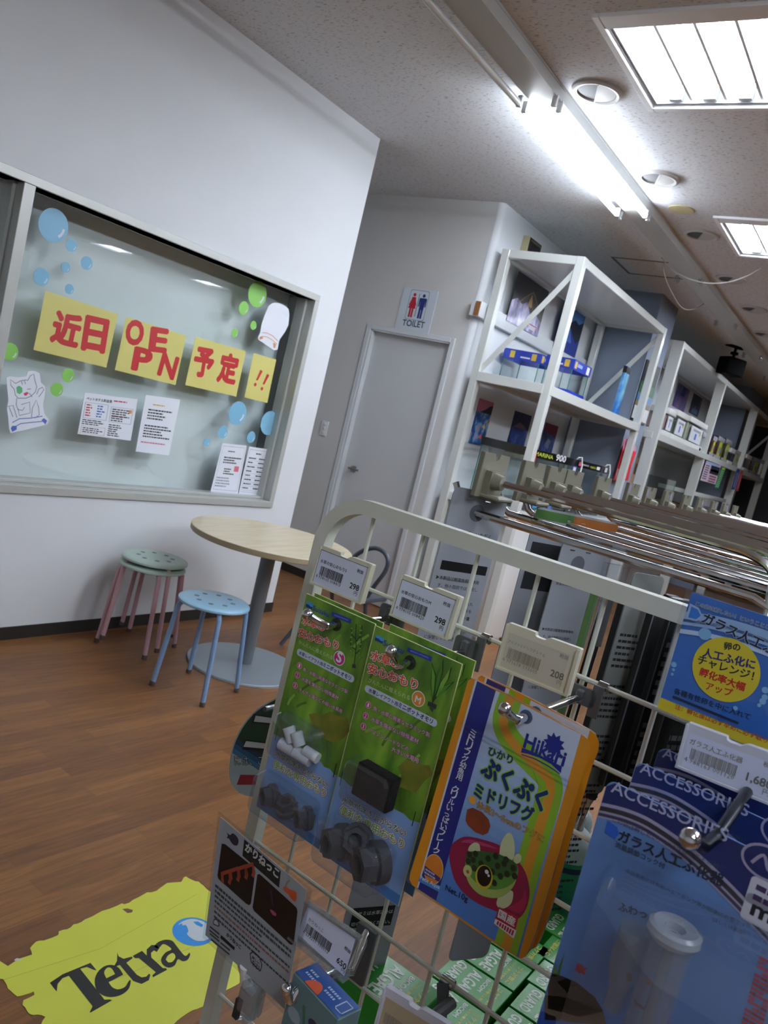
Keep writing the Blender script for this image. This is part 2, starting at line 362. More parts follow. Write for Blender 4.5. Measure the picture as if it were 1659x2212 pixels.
# door_1: leaf, casing, handle
root = tag(bpy.data.objects.new('door_1', None), kind='structure'); C.objects.link(root); root.location = (TXW, 3.44, 0)
b = B(); b.box(.045, .08, DY0 - 3.44, DY1 - 3.44, .006, DZ, 'door_white', .002, 1); b.build('door_leaf', root)
b = B()
for y0, y1, z0, z1 in ((DY1, DY1 + .04, 0, DZ + .036), (DY0 - .036, DY0, 0, DZ + .036), (DY0, DY1, DZ, DZ + .036)): b.box(-.012, .0, y0 - 3.44, y1 - 3.44, z0, z1, 'casing_white', .002, 1)
for y0, y1, z0, z1 in ((DY1 - .018, DY1, 0, DZ), (DY0, DY0 + .006, 0, DZ), (DY0, DY1, DZ - .01, DZ)): b.box(-.006, .1, y0 - 3.44, y1 - 3.44, z0, z1, 'casing_white')
b.build('door_casing', root)
b = B(); b.box(.035, .046, .225, .275, .950, .996, 'steel', .003); b.tube([(.04, .25, .975), (-.012, .25, .975)], .009, 'steel', 10)
b.tube([(-.012, .262, .975), (-.012, .17, .973), (-.010, .165, .973)], .008, 'steel', 10); b.build('door_handle', root)

# ceiling access hatch
b = B(); mat('hatch_frame', '#6d6e6e', .5, metal=.5)
for a in ((6.25, 6.72, 2.035, 2.05), (6.25, 6.72, 2.5, 2.515), (6.25, 6.265, 2.05, 2.5), (6.705, 6.72, 2.05, 2.5)): b.box(a[0], a[1], a[2], a[3], CZ - .004, CZ + .01, 'hatch_frame')
b.build('trim_3', kind='structure')

# ================================================================ CEILING FITTINGS
mat('troffer_white', '#e6e9ec', .35)
def troffer(x, y, label):
    TY_ = TYW(y)
    t = thing('ceiling_light', label, 'ceiling light', (x + TX_ / 2, y + TY_ / 2, CZ), 0, 'recessed ceiling lights with bare tubes')
    hx, hy = TX_ / 2, TY_ / 2; b = B()
    for a in ((-hx, hx, -hy, -hy + .03), (-hx, hx, hy - .03, hy), (-hx, -hx + .09, -hy + .03, hy - .03), (hx - .03, hx, -hy + .03, hy - .03)): b.box(*a, -.014, .004, 'troffer_white', .003, 1)
    b.build('frame', t)
    b = B(); n = 8 if y > 0 else 4; p = .148; y0 = hy - .03
    b.box(-hx + .05, hx - .05, -hy + .04, hy - .04, .078, .08, 'troffer_white')
    for s in (-1, 1): b.box(s * (hx - .04) - .002, s * (hx - .04) + .002, -hy + .04, hy - .04, 0, .08, 'troffer_white'); b.box(-hx + .05, hx - .05, s * (hy - .04) - .002, s * (hy - .04) + .002, 0, .08, 'troffer_white')
    for i in range(1, n):                                # ridges between the tubes
        yy = y0 - .032 - p * i + .009; b.prism([(yy - .03, .078), (yy + .03, .078), (yy + .006, .012), (yy - .006, .012)], -hx + .05, hx - .05, 'troffer_white')
        k = len(b.v) - 16
        for q in range(k, len(b.v)): vx, vy, vz = b.v[q]; b.v[q] = (vy, vx, vz)
    b.build('reflector', t)
    for i in range(n):
        yy = y0 - .106 - p * i
        B().tube([(-hx + .10, yy, .034), (hx - .07, yy, .034)], .0155, 'tube_on', 10).build('tube', t)
        b = B(); b.box(hx - .075, hx - .05, yy - .028, yy + .028, .006, .07, 'white_plastic', .004); b.build('socket', t); b = B(); b.box(-hx + .06, -hx + .10, yy - .02, yy + .02, .012, .07, 'white_plastic', .004); b.build('socket', t)
names = ['largest recessed ceiling light at the top right, bare glowing tubes', 'smaller looking recessed ceiling light over the shelf aisle, cut by the right edge',
         'recessed ceiling light third along the aisle, past the right edge', 'recessed ceiling light fourth along the aisle, past the right edge', 'recessed ceiling light across the store, reflected at the left of the window',
         'recessed ceiling light across the store, reflected further right in the window', 'recessed ceiling light across the store behind the hook gondola', 'recessed ceiling light across the store behind the camera', 'added recessed ceiling light, unseen behind the camera, next aisle', 'added recessed ceiling light, unseen over the next aisle, beside the camera', 'added recessed ceiling light, unseen over the next aisle, beyond the gondola', 'added recessed ceiling light, unseen over the next aisle, farthest']
for t, nm in zip(TROFF, names): troffer(t[0], t[1], nm)

mat('batten', '#b4b5b3', .4, var=.05, scale=5)
def batten(x0, x1, label, tubes, lit, yc=1.905):
    t = thing('strip_light', label, 'ceiling light', ((x0 + x1) / 2, yc, CZ), 0, 'strip lights in one line on the ceiling'); h = (x1 - x0) / 2
    b = B(); b.slab([(-h, -.085), (h, -.085), (h, .075), (-h, .075)], -.06, 0, 'batten'); b.box(-h, h, -.088, .078, -.012, 0, 'batten'); b.build('body', t)
    for s in (-1, 1):
        yy = s * .075 if s < 0 else .105
        for e in (-1, 1):
            bb = B(); bb.box(e * (h - .03) - .009, e * (h - .03) + .009, yy - .013, yy + .013, -.104, -.05, 'clip_clear' if not tubes else 'white_plastic', .004); bb.build('socket', t)
        if (s, 1) in tubes: B().tube([(-h + .04, yy, -.088), (h - .04, yy, -.088)], .0155, 'tube_on' if lit else 'tube_off', 12).build('tube', t)
batten(1.95, 3.44, 'unlit strip light with one dull tube, ahead of the lit one', {(1, 1)}, False)
batten(3.44, 4.94, 'lit double tube strip light glowing on the ceiling', {(1, 1), (-1, 1)}, True)
batten(4.94, 6.44, 'unlit empty strip light directly after the lit one, cable crossing below', set(), False)
batten(6.44, 7.94, 'unlit empty strip light second after the lit one', set(), False)
batten(7.94, 9.44, 'unlit empty strip light third after the lit one', set(), False)
batten(9.44, 10.94, 'unlit empty strip light farthest along the row', set(), False)

for i, x in enumerate((-1.4, .9, 3.2, 5.5)): batten(x, x + 1.5, 'added lit strip light, unseen over the next aisle, ' + ['behind the camera', 'beside the wire rack', 'beyond the gondola', 'farthest'][i], {(1, 1), (-1, 1)}, True, -.95)  # unseen strip row, added to brighten the ceiling and the chrome hooks

mat('vent_white', '#b9b9b7', .45); mat('vent_dark', '#38393b', .6)
def vent(q, label):
    p = onz(q, CZ); t = thing('air_vent', label, 'vent', p, 25, 'round ceiling air vents')
    B().lathe([(.118, 0), (.116, -.010), (.104, -.016), (.090, -.012), (.086, 0)], 'vent_white', n=32).build('ring', t)
    b = B(); b.add([(.087 * math.cos(a * PI / 16), .087 * math.sin(a * PI / 16), -.004) for a in range(17)], [tuple(range(17))], 'vent_dark')
    b.add([(.087 * math.cos(a * PI / 16 + PI), .087 * math.sin(a * PI / 16 + PI), -.010) for a in range(17)], [tuple(range(17))], 'vent_white'); b.box(-.087, .087, -.003, .003, -.013, -.003, 'vent_white'); b.build('damper', t)
for q, nm in (((1290, 197), 'round air vent beside the near end of the lit strip light'), ((1422, 384), 'round air vent beside the far end of the lit strip light'), ((1515, 507), 'round air vent between the yellowed disc and the hanging cable'),
              ((1580, 602), 'round air vent just above the hanging cable curve'), ((1628, 667), 'round air vent under the right end of the cable'), ((1652, 721), 'farthest round air vent at the right edge')): vent(q, nm)
mat('yellowed', '#bdb489', .5)
B().lathe([(.0, -.006), (.075, -.006), (.08, -.002), (.08, 0)], 'yellowed', n=32).build('ceiling_cover', loc=onz((1472, 452), CZ), label='flat yellowed disc cover on the ceiling between two vents', cat='cover')
# hanging cables
mat('cable', '#c9c9c4', .5); z2 = Z(900, 0, 2.186)
pts = [(6.13, 2.078, CZ)] + [tuple(onx(z2(*q), 6.16)) for q in ((1195, 1262), (1230, 1290), (1300, 1322), (1390, 1338), (1480, 1330), (1560, 1303))] + [(6.18, 1.371, CZ)]
B().tube(spline(pts), .0045, 'cable', 6).build('ceiling_cable', label='white cable sagging across under the strip light, hung from the ceiling', cat='cable')
pts = [(6.28, 2.10, CZ)] + [tuple(ony(z2(*q), 2.08)) for q in ((1175, 1310), (1200, 1370), (1240, 1440), (1275, 1462), (1320, 1455))] + [(7.53, 2.06, CZ)]
B().tube(spline(pts), .0045, 'cable', 6).build('ceiling_cable', label='white cable hanging down in front of the grey column top', cat='cable')
# ceiling loudspeaker
p = V((9.45, 2.11, CZ)); t = thing('ceiling_speaker', 'black loudspeaker hung from a ceiling bracket above the far shelves', 'loudspeaker', p, -38)
mat('speaker_black', '#030405', .8, spec=.1)
b = B(); b.box(-.11, .11, -.05, .05, -.012, 0, 'speaker_black'); b.tube([(0, 0, 0), (0, 0, -.14)], .016, 'speaker_black', 10); b.box(-.03, .03, -.028, .028, -.09, -.06, 'speaker_black'); b.build('bracket', t)
b = B(); b.box(-.125, .125, -.10, .08, -.32, -.13, 'speaker_black', .02, 3); b.build('cabinet', t)

# small open device on the wall above the tank shelf
t = thing('wall_device', 'small cream and black open device on the wall above the tank shelf', 'device', (5.60, SY, 2.86)); b = B(); b.box(-.11, .11, -.055, 0, -.07, .125, mat('cream_case', '#b9b18c', .5), .004); b.build('case', t)
b = B(); b.box(-.10, .108, -.06, -.054, -.065, .118, 'dark', .003); b.box(-.09, .09, -.066, -.058, .09, .105, mat('olive_part', '#5a5844', .5)); b.box(-.06, -.01, -.066, -.058, -.03, .07, mat('brown_part', '#2a2320', .6)); b.build('front', t)
B().lathe([(.03, -.068), (.034, -.066), (.034, -.058)], 'chrome', (.05, 0, .02), 20, 'y').build('disc', t)

# ================================================================ ON THE WHITE WALL AND WINDOW
gl = Fr((1.9, GY, .7), 0); k = Z(0, 340, 2.37); kn = Z(0, 580, 3.6065)
mat('bubble_blue', '#7fb6d4', .35, coat=.5); mat('bubble_green', '#86c45e', .35, coat=.5); mat('gleam', '#d5dcea', .3)
BUB = [('blue', 273, 348, 90, 'largest blue paper bubble, at the top left of the window'), ('blue', 365, 450, 35, 'blue paper bubble touching the largest one'), ('blue', 443, 541, 36, 'blue paper bubble beside the three bright reflections'),
       ('blue', 335, 563, 28, 'small blue paper bubble between the upper left bubbles'), ('blue', 211, 612, 47, 'blue paper bubble above the left edge of the first yellow sheet'), ('blue', 354, 674, 27, 'small blue paper bubble just above the first yellow sheet'),
       ('blue', 1215, 1310, 63, 'large blue paper bubble under the third yellow sheet'), ('blue', 1377, 1360, 63, 'large blue paper bubble at the right window edge'), ('blue', 1140, 1406, 33, 'small blue paper bubble over the left document'),
       ('blue', 1285, 1432, 30, 'small blue paper bubble over the gap of the two documents'), ('blue', 1057, 1458, 21, 'smallest blue paper bubble, left of the documents'),
       ('green', 1317, 700, 71, 'largest green paper bubble, at the top right of the window'), ('green', 1247, 772, 37, 'green paper bubble left of the largest green one'), ('green', 1296, 860, 24, 'small green paper bubble left of the white cutout'),
       ('green', 1201, 899, 24, 'small green paper bubble farthest left of the right green ones'), ('green', 50, 995, 46, 'green paper bubble beside the window mullion'), ('green', 348, 1116, 36, 'green paper bubble right of the cat drawing, upper of two'),
       ('green', 290, 1188, 36, 'green paper bubble right of the cat drawing, lower of two')]
for col, x, y, h, nm in BUB:
    q = gl.px(k(x, y)); z1 = gl.px(k(x, y - h))[1]; z0 = gl.px(k(x, y + h))[1]; r = (z1 - z0) / 2
    b = B(); b.prism(circ((0, 0), r, 36), -.0012, 0, 'bubble_' + col)
    b.ink(stroke([(r * .72 * math.cos(a), r * .72 * math.sin(a)) for a in (-.9, -.6, -.3, 0)], r * .16), 3, 'gleam', -.0012)
    b.build('bubble_sticker', loc=gl.at(q[0], -.001, q[1]), label=nm, cat='sticker', group='paper bubbles stuck on the window pane')
mat('yellow_paper', '#cfc878', .42, var=.02, coat=.35); mat('red_paper', '#b5262b', .5)
def sheet(corners, name, label, cat, m, group=None, t=.001, f=k):
    c = [gl.px(f(*q)) for q in corners]; cx_ = sum(a[0] for a in c) / 4; cz_ = sum(a[1] for a in c) / 4
    fr = Fr(gl.at(cx_, -.0012, cz_), 0); b = B(); b.prism([(a[0] - cx_, a[1] - cz_) for a in c], -t, 0, m); return fr, b
def put(fr, b, name, label, cat, group=None): return b.build(name, loc=fr.o, deg=fr.deg, label=label, cat=cat, group=group)
T0 = -.001
YG = 'yellow letter sheets across the window'
fr, b = sheet([(232, 682), (603, 802), (543, 1076), (170, 985)], 0, 0, 0, 'yellow_paper')
b.text('近', fr.px(k(258, 938)), fr.px(k(390, 972)), 2, 'red_paper', .055, 1.05, T0); b.text('日', fr.px(k(420, 978)), fr.px(k(528, 998)), 2, 'red_paper', .055, 1., T0)
put(fr, b, 'letter_sheet', 'first yellow sheet from the left, two red paper characters', 'poster', YG)
fr, b = sheet([(645, 815), (952, 912), (897, 1165), (587, 1088)], 0, 0, 0, 'yellow_paper')
for ch, a, c, tp in (('O', (640, 948), (722, 962), (683, 838)), ('E', (766, 986), (843, 996), (815, 882)), ('P', (677, 1082), (758, 1098), (730, 982)), ('N', (808, 1108), (884, 1134), (870, 1010))):
    a = fr.px(k(*a)); b.text(ch, a, fr.px(k(*c)), 2, 'red_paper', .05, 1, T0, top=fr.px(k(*tp))[1] - a[1])
put(fr, b, 'letter_sheet', 'second yellow sheet from the left, red letters O E P N', 'poster', YG)
fr, b = sheet([(1000, 918), (1258, 992), (1208, 1224), (947, 1165)], 0, 0, 0, 'yellow_paper')
b.text('予', fr.px(k(985, 1112)), fr.px(k(1078, 1126)), 2, 'red_paper', .055, 1.15, T0); b.text('定', fr.px(k(1110, 1142)), fr.px(k(1198, 1160)), 2, 'red_paper', .055, 1.15, T0)
put(fr, b, 'letter_sheet', 'third yellow sheet from the left, two red paper characters', 'poster', YG)
fr, b = sheet([(1297, 1002), (1413, 1035), (1367, 1257), (1250, 1228)], 0, 0, 0, 'yellow_paper')
for (x, y) in ((1306, 1163), (1340, 1184)):
    a = fr.px(k(x, y)); b.ink(circ(a, .011, 14), 2, 'red_paper', T0); c = fr.px(k(x + 8, y - 22)); d = fr.px(k(x + 32, y - 70)); b.ink([(c[0] - .008, c[1]), (c[0] + .008, c[1]), (d[0] + .011, d[1]), (d[0] - .011, d[1] + .006)], 2, 'red_paper', T0)
put(fr, b, 'letter_sheet', 'narrow yellow sheet at the right with two red exclamation marks', 'poster', YG)
# notices and documents
INK, RD, BL, GR = P('#22242a'), P('#b8324a'), P('#3a5fae'), P('#8b93a0')
def frac(fr, c, f=k):
    c = [fr.px(f(*q)) for q in c]
    return lambda u, v: ((1 - v) * ((1 - u) * c[0][0] + u * c[1][0]) + v * ((1 - u) * c[3][0] + u * c[2][0]), (1 - v) * ((1 - u) * c[0][1] + u * c[1][1]) + v * ((1 - u) * c[3][1] + u * c[2][1]))
def rows(b, g, u0, u1, v0, v1, n, m, y0=T0, seed=1, fill=.5, lay=3):
    rn = random.Random(seed); h = (v1 - v0) / n
    for i in range(n):
        v = v0 + (i + .5) * h; u = u0; e = u0 + (u1 - u0) * rn.uniform(.55, 1)
        while u < e:
            w_ = min(e - u, rn.uniform(.03, .09)); b.ink([g(u, v - h * fill / 2), g(u + w_, v - h * fill / 2), g(u + w_, v + h * fill / 2), g(u, v + h * fill / 2)][::-1], lay, m, y0); u += w_ + .012
def quad(b, g, u0, u1, v0, v1, lay, m, y0=T0): b.ink([g(u0, v0), g(u1, v0), g(u1, v1), g(u0, v1)][::-1], lay, m, y0)
def outline(b, g, u0, u1, v0, v1, t, lay, m, y0=T0):
    for a in ((u0, u1, v0, v0 + t), (u0, u1, v1 - t, v1), (u0, u0 + t, v0, v1), (u1 - t, u1, v0, v1)): quad(b, g, *a, lay, m, y0)
cs = [(433, 1203), (703, 1238), (668, 1450), (397, 1415)]; fr, b = sheet(cs, 0, 0, 0, 'paper'); g = frac(fr, cs)
b.text('ペットホテル料金表', g(.05, .17), g(.52, .17), 3, INK, .03, 1, T0); rows(b, g, .55, .97, .08, .14, 1, RD)
outline(b, g, .04, .47, .22, .6, .008, 2, GR); rows(b, g, .07, .2, .25, .56, 5, RD, seed=3); rows(b, g, .27, .42, .25, .56, 5, BL, seed=4); rows(b, g, .04, .45, .62, .76, 3, INK, seed=5)
outline(b, g, .52, .95, .25, .62, .008, 2, GR); rows(b, g, .55, .93, .28, .6, 6, INK, seed=6); rows(b, g, .55, .9, .44, .5, 1, RD, seed=8)
outline(b, g, .04, .48, .78, .97, .008, 2, P('#caa27c')); rows(b, g, .07, .45, .81, .95, 3, INK, seed=9); rows(b, g, .53, .8, .66, .96, 6, INK, seed=10)
quad(b, g, .88, .93, .28, .36, 3, P('#d58b4a'))
put(fr, b, 'notice', 'white price notice with tables, below the second yellow sheet', 'notice')
cs = [(745, 1215), (922, 1240), (863, 1525), (693, 1505)]; fr, b = sheet(cs, 0, 0, 0, 'paper'); g = frac(fr, cs)
rows(b, g, .25, .8, .13, .17, 1, P('#c7a23c')); rows(b, g, .15, .85, .22, .42, 4, INK, seed=2); rows(b, g, .12, .95, .5, .74, 5, INK, seed=5); rows(b, g, .1, .9, .8, .84, 1, P('#c55a86'), seed=6)
put(fr, b, 'notice', 'white notice sheet with a few lines, right of the price notice', 'notice')
cs = [(1138, 1462), (1262, 1475), (1215, 1728), (1075, 1715)]; fr, b = sheet(cs, 0, 0, 0, 'paper'); g = frac(fr, cs)
outline(b, g, .07, .95, .05, .93, .006, 2, GR); rows(b, g, .3, .75, .13, .17, 1, INK); rows(b, g, .2, .9, .25, .4, 3, INK, seed=2); rows(b, g, .3, .7, .48, .62, 3, INK, seed=3); quad(b, g, .68, .86, .43, .54, 3, P('#d06a7c')); rows(b, g, .1, .75, .66, .88, 4, GR, seed=7)
put(fr, b, 'document', 'framed white certificate with a pink stamp in the window corner', 'document')
cs = [(1275, 1480), (1393, 1497), (1345, 1740), (1218, 1728)]; fr, b = sheet(cs, 0, 0, 0, 'paper'); g = frac(fr, cs)
outline(b, g, .07, .95, .05, .93, .006, 2, GR); rows(b, g, .35, .7, .1, .15, 1, INK)
for i in range(8): rows(b, g, .1, .42, .2 + i * .088, .25 + i * .088, 1, INK, seed=i); rows(b, g, .52, .9, .2 + i * .088, .25 + i * .088, 1, INK, seed=20 + i); quad(b, g, .07, .95, .27 + i * .088, .274 + i * .088, 2, GR)
put(fr, b, 'document', 'white form sheet with two columns at the right window corner', 'document')
# cutouts
kl = Z(420, 580, 4.097)
def cutout(pts, f, label):
    c = [gl.px(f(*q)) for q in pts]; mx_ = sum(a[0] for a in c) / len(c); mz = sum(a[1] for a in c) / len(c)
    fr = Fr(gl.at(mx_, -.0012, mz), 0); b = B(); b.prism([(a[0] - mx_, a[1] - mz) for a in c], -.001, 0, 'paper'); return fr, b
fr, b = cutout([(47, 850), (75, 835), (130, 850), (200, 840), (215, 800), (260, 795), (305, 815), (312, 850), (315, 890), (345, 910), (352, 945), (345, 1010), (330, 1060), (345, 1130), (378, 1175), (370, 1210), (300, 1230), (200, 1255), (80, 1282), (68, 1240), (62, 1150), (50, 1100), (55, 1060), (65, 1030), (55, 940)], kn, '')
pl = lambda pts: [fr.px(kn(*q)) for q in pts]; LN = P('#7d8290')
for pts in ([(85, 915), (80, 865), (120, 895), (160, 875), (200, 868), (215, 872), (235, 835), (262, 822), (270, 870), (285, 920), (275, 960), (240, 995), (200, 1010), (140, 1010), (118, 985), (110, 940), (88, 915)], [(130, 1010), (125, 1060), (140, 1100), (175, 1105), (190, 1080)], [(165, 1060), (230, 1040), (235, 1125), (150, 1145), (140, 1090)],
            [(245, 1160), (250, 1090), (280, 1025), (300, 1080), (305, 1140), (270, 1165)], [(285, 980), (300, 940), (330, 925), (340, 945), (320, 975), (300, 1000)], [(60, 1075), (100, 1065), (130, 1160)], [(70, 1080), (100, 1155)], [(210, 940), (240, 938)], [(225, 970), (250, 1000)], [(165, 880), (175, 905)], [(190, 875), (198, 900)]):
    b.ink(stroke(pl(pts), .0035), 3, LN, T0)
b.ink(pl([(125, 925), (148, 912), (172, 928), (174, 962), (152, 980), (130, 968)]), 3, P('#5fae74'), T0); b.ink(pl([(182, 972), (212, 960), (222, 970), (205, 990), (190, 990)]), 3, P('#c8475e'), T0)
RB = P('#4a62b0'); b.ink(stroke(pl([(95, 1200), (150, 1170), (240, 1165), (330, 1150)]), .004), 3, RB, T0); b.ink(stroke(pl([(110, 1235), (160, 1208), (250, 1198), (335, 1190)]), .004), 3, RB, T0)
b.ink(pl([(82, 1245), (95, 1225), (130, 1225), (128, 1255), (95, 1272)]), 4, RB, T0); b.ink(pl([(322, 1180), (340, 1165), (366, 1185), (352, 1215)]), 4, RB, T0)
put(fr, b, 'paper_cutout', 'white paper cutout of a hand drawn cat with a blue ribbon', 'cutout')
fr, b = cutout([(655, 330), (690, 305), (740, 303), (790, 325), (830, 355), (838, 410), (830, 500), (800, 560), (765, 610), (745, 640), (735, 715), (705, 725), (640, 680), (565, 630), (562, 600), (580, 570), (590, 500), (615, 420)], kl, '')
pl = lambda pts: [fr.px(kl(*q)) for q in pts]; OR = P('#c98a5a')
b.ink(stroke(pl([(598, 568), (640, 570), (690, 595), (735, 640)]), .004), 3, OR, T0); b.ink(stroke(pl([(595, 600), (640, 605), (685, 630), (728, 668)]), .004), 3, OR, T0)
b.ink(pl([(575, 605), (600, 598), (606, 620), (575, 630)]), 4, OR, T0); b.ink(pl([(695, 655), (720, 668), (712, 705), (698, 700)]), 4, OR, T0)
put(fr, b, 'paper_cutout', 'plain white paper cutout with an orange ribbon, right of the green bubbles', 'cutout')

# ---------------------------------------------------------------- toilet wall: sign, switch
t = Fr((TXW - .001, 3.437, 2.26), -90); b = B(); b.prism(rrect(-.156, .156, -.157, .157, .004), -.004, 0, P('#c6d0da', .4)); y0 = -.004
zs = Z(560, 240, 4.1475); q = lambda *p: t.px(zs(*p), -.004); NV, RE_ = P('#1f2f78'), P('#b01c2e')
c = q(1415, 1740); hw, hh, rr = .085, .112, .016
for r0, lay, mm in ((0, 1, P('#4a5560')), (.003, 2, P('#c6d0da', .4))): b.rect(c[0] - hw + r0, c[0] + hw - r0, c[1] - hh + r0, c[1] + hh - r0, lay, mm, y0, rr)
b.rect(c[0] - .0025, c[0] + .0025, c[1] - .085, c[1] + .085, 3, NV, y0)
def person_sign(cx_, mm, skirt):
    z = c[1]; b.ink(circ((cx_, z + .075), .013, 18), 3, mm, y0)
    if skirt: b.ink([(cx_ - .016, z + .058), (cx_ + .016, z + .058), (cx_ + .022, z + .03), (cx_ + .034, z - .002), (cx_ + .026, z - .006), (cx_ + .016, z + .026), (cx_ + .034, z - .028), (cx_ - .034, z - .028), (cx_ - .016, z + .026), (cx_ - .026, z - .006), (cx_ - .034, z - .002), (cx_ - .022, z + .03)], 3, mm, y0)
    else: b.ink([(cx_ - .028, z + .058), (cx_ + .028, z + .058), (cx_ + .034, z + .05), (cx_ + .034, z - .008), (cx_ + .024, z - .008), (cx_ + .022, z + .038), (cx_ + .02, z - .03), (cx_ - .02, z - .03), (cx_ - .022, z + .038), (cx_ - .024, z - .008), (cx_ - .034, z - .008), (cx_ - .034, z + .05)], 3, mm, y0)
    for s in (-1, 1): b.rect(cx_ + s * .0105 - .0085, cx_ + s * .0105 + .0085, z - .095, z - .027, 3, mm, y0, .003)
person_sign(c[0] - .042, RE_, True); person_sign(c[0] + .042, NV, False)
b.text('TOILET', q(1278, 1918), q(1474, 1945), 3, P('#1c2348'), .02, 1.05, y0); put(t, b, 'toilet_sign', 'white toilet sign with red and blue figures above the door', 'sign')
t = Fr((TXW, 4.035, 1.222), -90); root = frthing('light_switch', 'triple light switch plate on the wall left of the door', 'switch', t)
b = B(); b.box(-.036, .036, -.008, 0, -.06, .06, 'white_plastic', .003); b.build('plate', root)
for i in (-1, 0, 1): B().box(-.014, .014, -.012, -.007, i * .033 - .012, i * .033 + .012, 'casing_white', .002).build('rocker', root)

# ================================================================ TABLE, STOOLS, CHAIR
mat('stool_mint', '#a9bfb4', .4, coat=.2); mat('stool_pink', '#b9959d', .38, coat=.2); mat('stool_blue', '#8fb6cf', .35, coat=.25); mat('stool_blue_leg', '#7d9fc8', .35, coat=.25); mat('rubber', '#4a4038', .8); mat('hole', '#5f7078', .6)
def stool(loc, deg, seat, legm, label, group=None):
    t = thing('stool', label, 'stool', loc, deg, group); R_, h = .165, .44
    b = B(); b.lathe([(0, h - .002), (R_ - .03, h - .002), (R_ - .008, h - .004), (R_, h - .010), (R_ + .001, h - .018), (R_ - .004, h - .022), (R_ - .01, h - .016), (0, h - .014)], seat, n=48); b.build('seat', t)
    for i in range(8):
        a = 2 * PI * (i + .5) / 8; B().lathe([(0, 0), (.0125, 0), (.0125, .0012), (0, .0016)], 'hole', (.085 * math.cos(a), .085 * math.sin(a), h - .0026), 16).build('hole', t)
    for i in range(4):
        a = PI / 4 + i * PI / 2; c_, s_ = math.cos(a), math.sin(a)
        pth = [(.10, h - .024), (.130, h - .026), (.148, h - .034), (.158, h - .052), (.163, h - .08), (.196, .018)]
        b = B(); b.tube(spline([(r * c_, r * s_, z) for r, z in pth], 3), .0115, legm, 10)
        o = b.build('leg', t); B().lathe([(.0128, 0), (.0128, .02), (.0115, .022)], 'rubber', (.1985 * c_, .1985 * s_, 0), 12).build('rubber_foot', o)
    return t
stool((2.66, 2.50, 0), 12, 'stool_blue', 'stool_blue_leg', 'light blue stool standing in front of the table base')
stool((2.755, 3.055, 0), 18, 'stool_mint', 'stool_pink', 'lower stool of the stack by the wall, mint seat and pink legs', 'stacked stools with pink legs')
stool((2.765, 3.06, .033), 33, 'stool_mint', 'stool_pink', 'upper stool of the stack by the wall, mint seat and pink legs', 'stacked stools with pink legs')
m = noisy('table_wood', 3.0, [(.3, '#c3b597'), (.6, '#d2c6ab'), (.8, '#bcae8e')], (1.2, 12, 1), .4, coat=.15)
mat('table_edge', '#a39478', .5); mat('table_grey', '#8a959d', .42, metal=.3, coat=.1); mat('table_post', '#747d85', .4, metal=.35)
t = thing('round_table', 'round pale wood table on a grey pedestal', 'table', (3.13, 2.64, 0), 4); h = .70
b = B(); b.lathe([(0, h), (.418, h), (.42, h - .002)], 'table_wood', n=64, mats=['table_wood'] * 2); b.lathe([(.42, h - .002), (.42, h - .026), (.416, h - .03), (0, h - .03)], 'table_edge', n=64, mats=['table_edge'] * 3); b.build('tabletop', t)
b = B(); b.lathe([(.038, .014), (.038, h - .04), (.12, h - .036), (.12, h - .03)], 'table_post', n=28); b.build('pole', t)
B().lathe([(.302, 0), (.302, .006), (.298, .012), (.05, .016), (0, .016)], 'table_grey', n=64).build('base', t)
# tube-framed folding chair half hidden behind the rack
q1 = Z(660, 1150, 7.541); X_ = 3.55; mat('chair_tube', '#4d5560', .35, metal=.4)
t = thing('folding_chair', 'grey tube folding chair half hidden behind the wire rack', 'chair', (3.75, 2.45, 0), 0)
lc = lambda p: tuple(V(p) - V((3.75, 2.45, 0)))
loop = [onx(q1(*p), 3.72) for p in ((430, 990), (600, 720), (760, 440), (880, 330), (1010, 275), (1150, 258), (1270, 315), (1335, 420), (1335, 540), (1270, 680), (1130, 860), (980, 1080))]
B().tube(spline([lc(p) for p in loop], 4), .013, 'chair_tube', 10).build('back_frame', t)
ft = onz((605, 1397), 0); up_ = onx((690, 1290), 3.72)
B().tube([lc(ft + V((0, 0, .012))), lc(up_)], .012, 'chair_tube', 10).build('leg', t)
e1_, e2_ = loop[0], loop[-1]
B().tube([lc(e2_), lc((e2_.x + .12, e2_.y - .02, .012))], .012, 'chair_tube', 10).build('leg', t)
B().tube([lc(e1_), lc((e1_.x + .18, e1_.y + .04, .012))], .012, 'chair_tube', 10).build('leg', t)
b = B(); sm = (e1_ + e2_) / 2; b.box(-.12, .12, -.15, .15, .40, .43, 'chair_tube', .01); b.map(lambda v: v + V((sm.x - 3.75 + .06, sm.y - 2.45, 0))).build('seat', t)

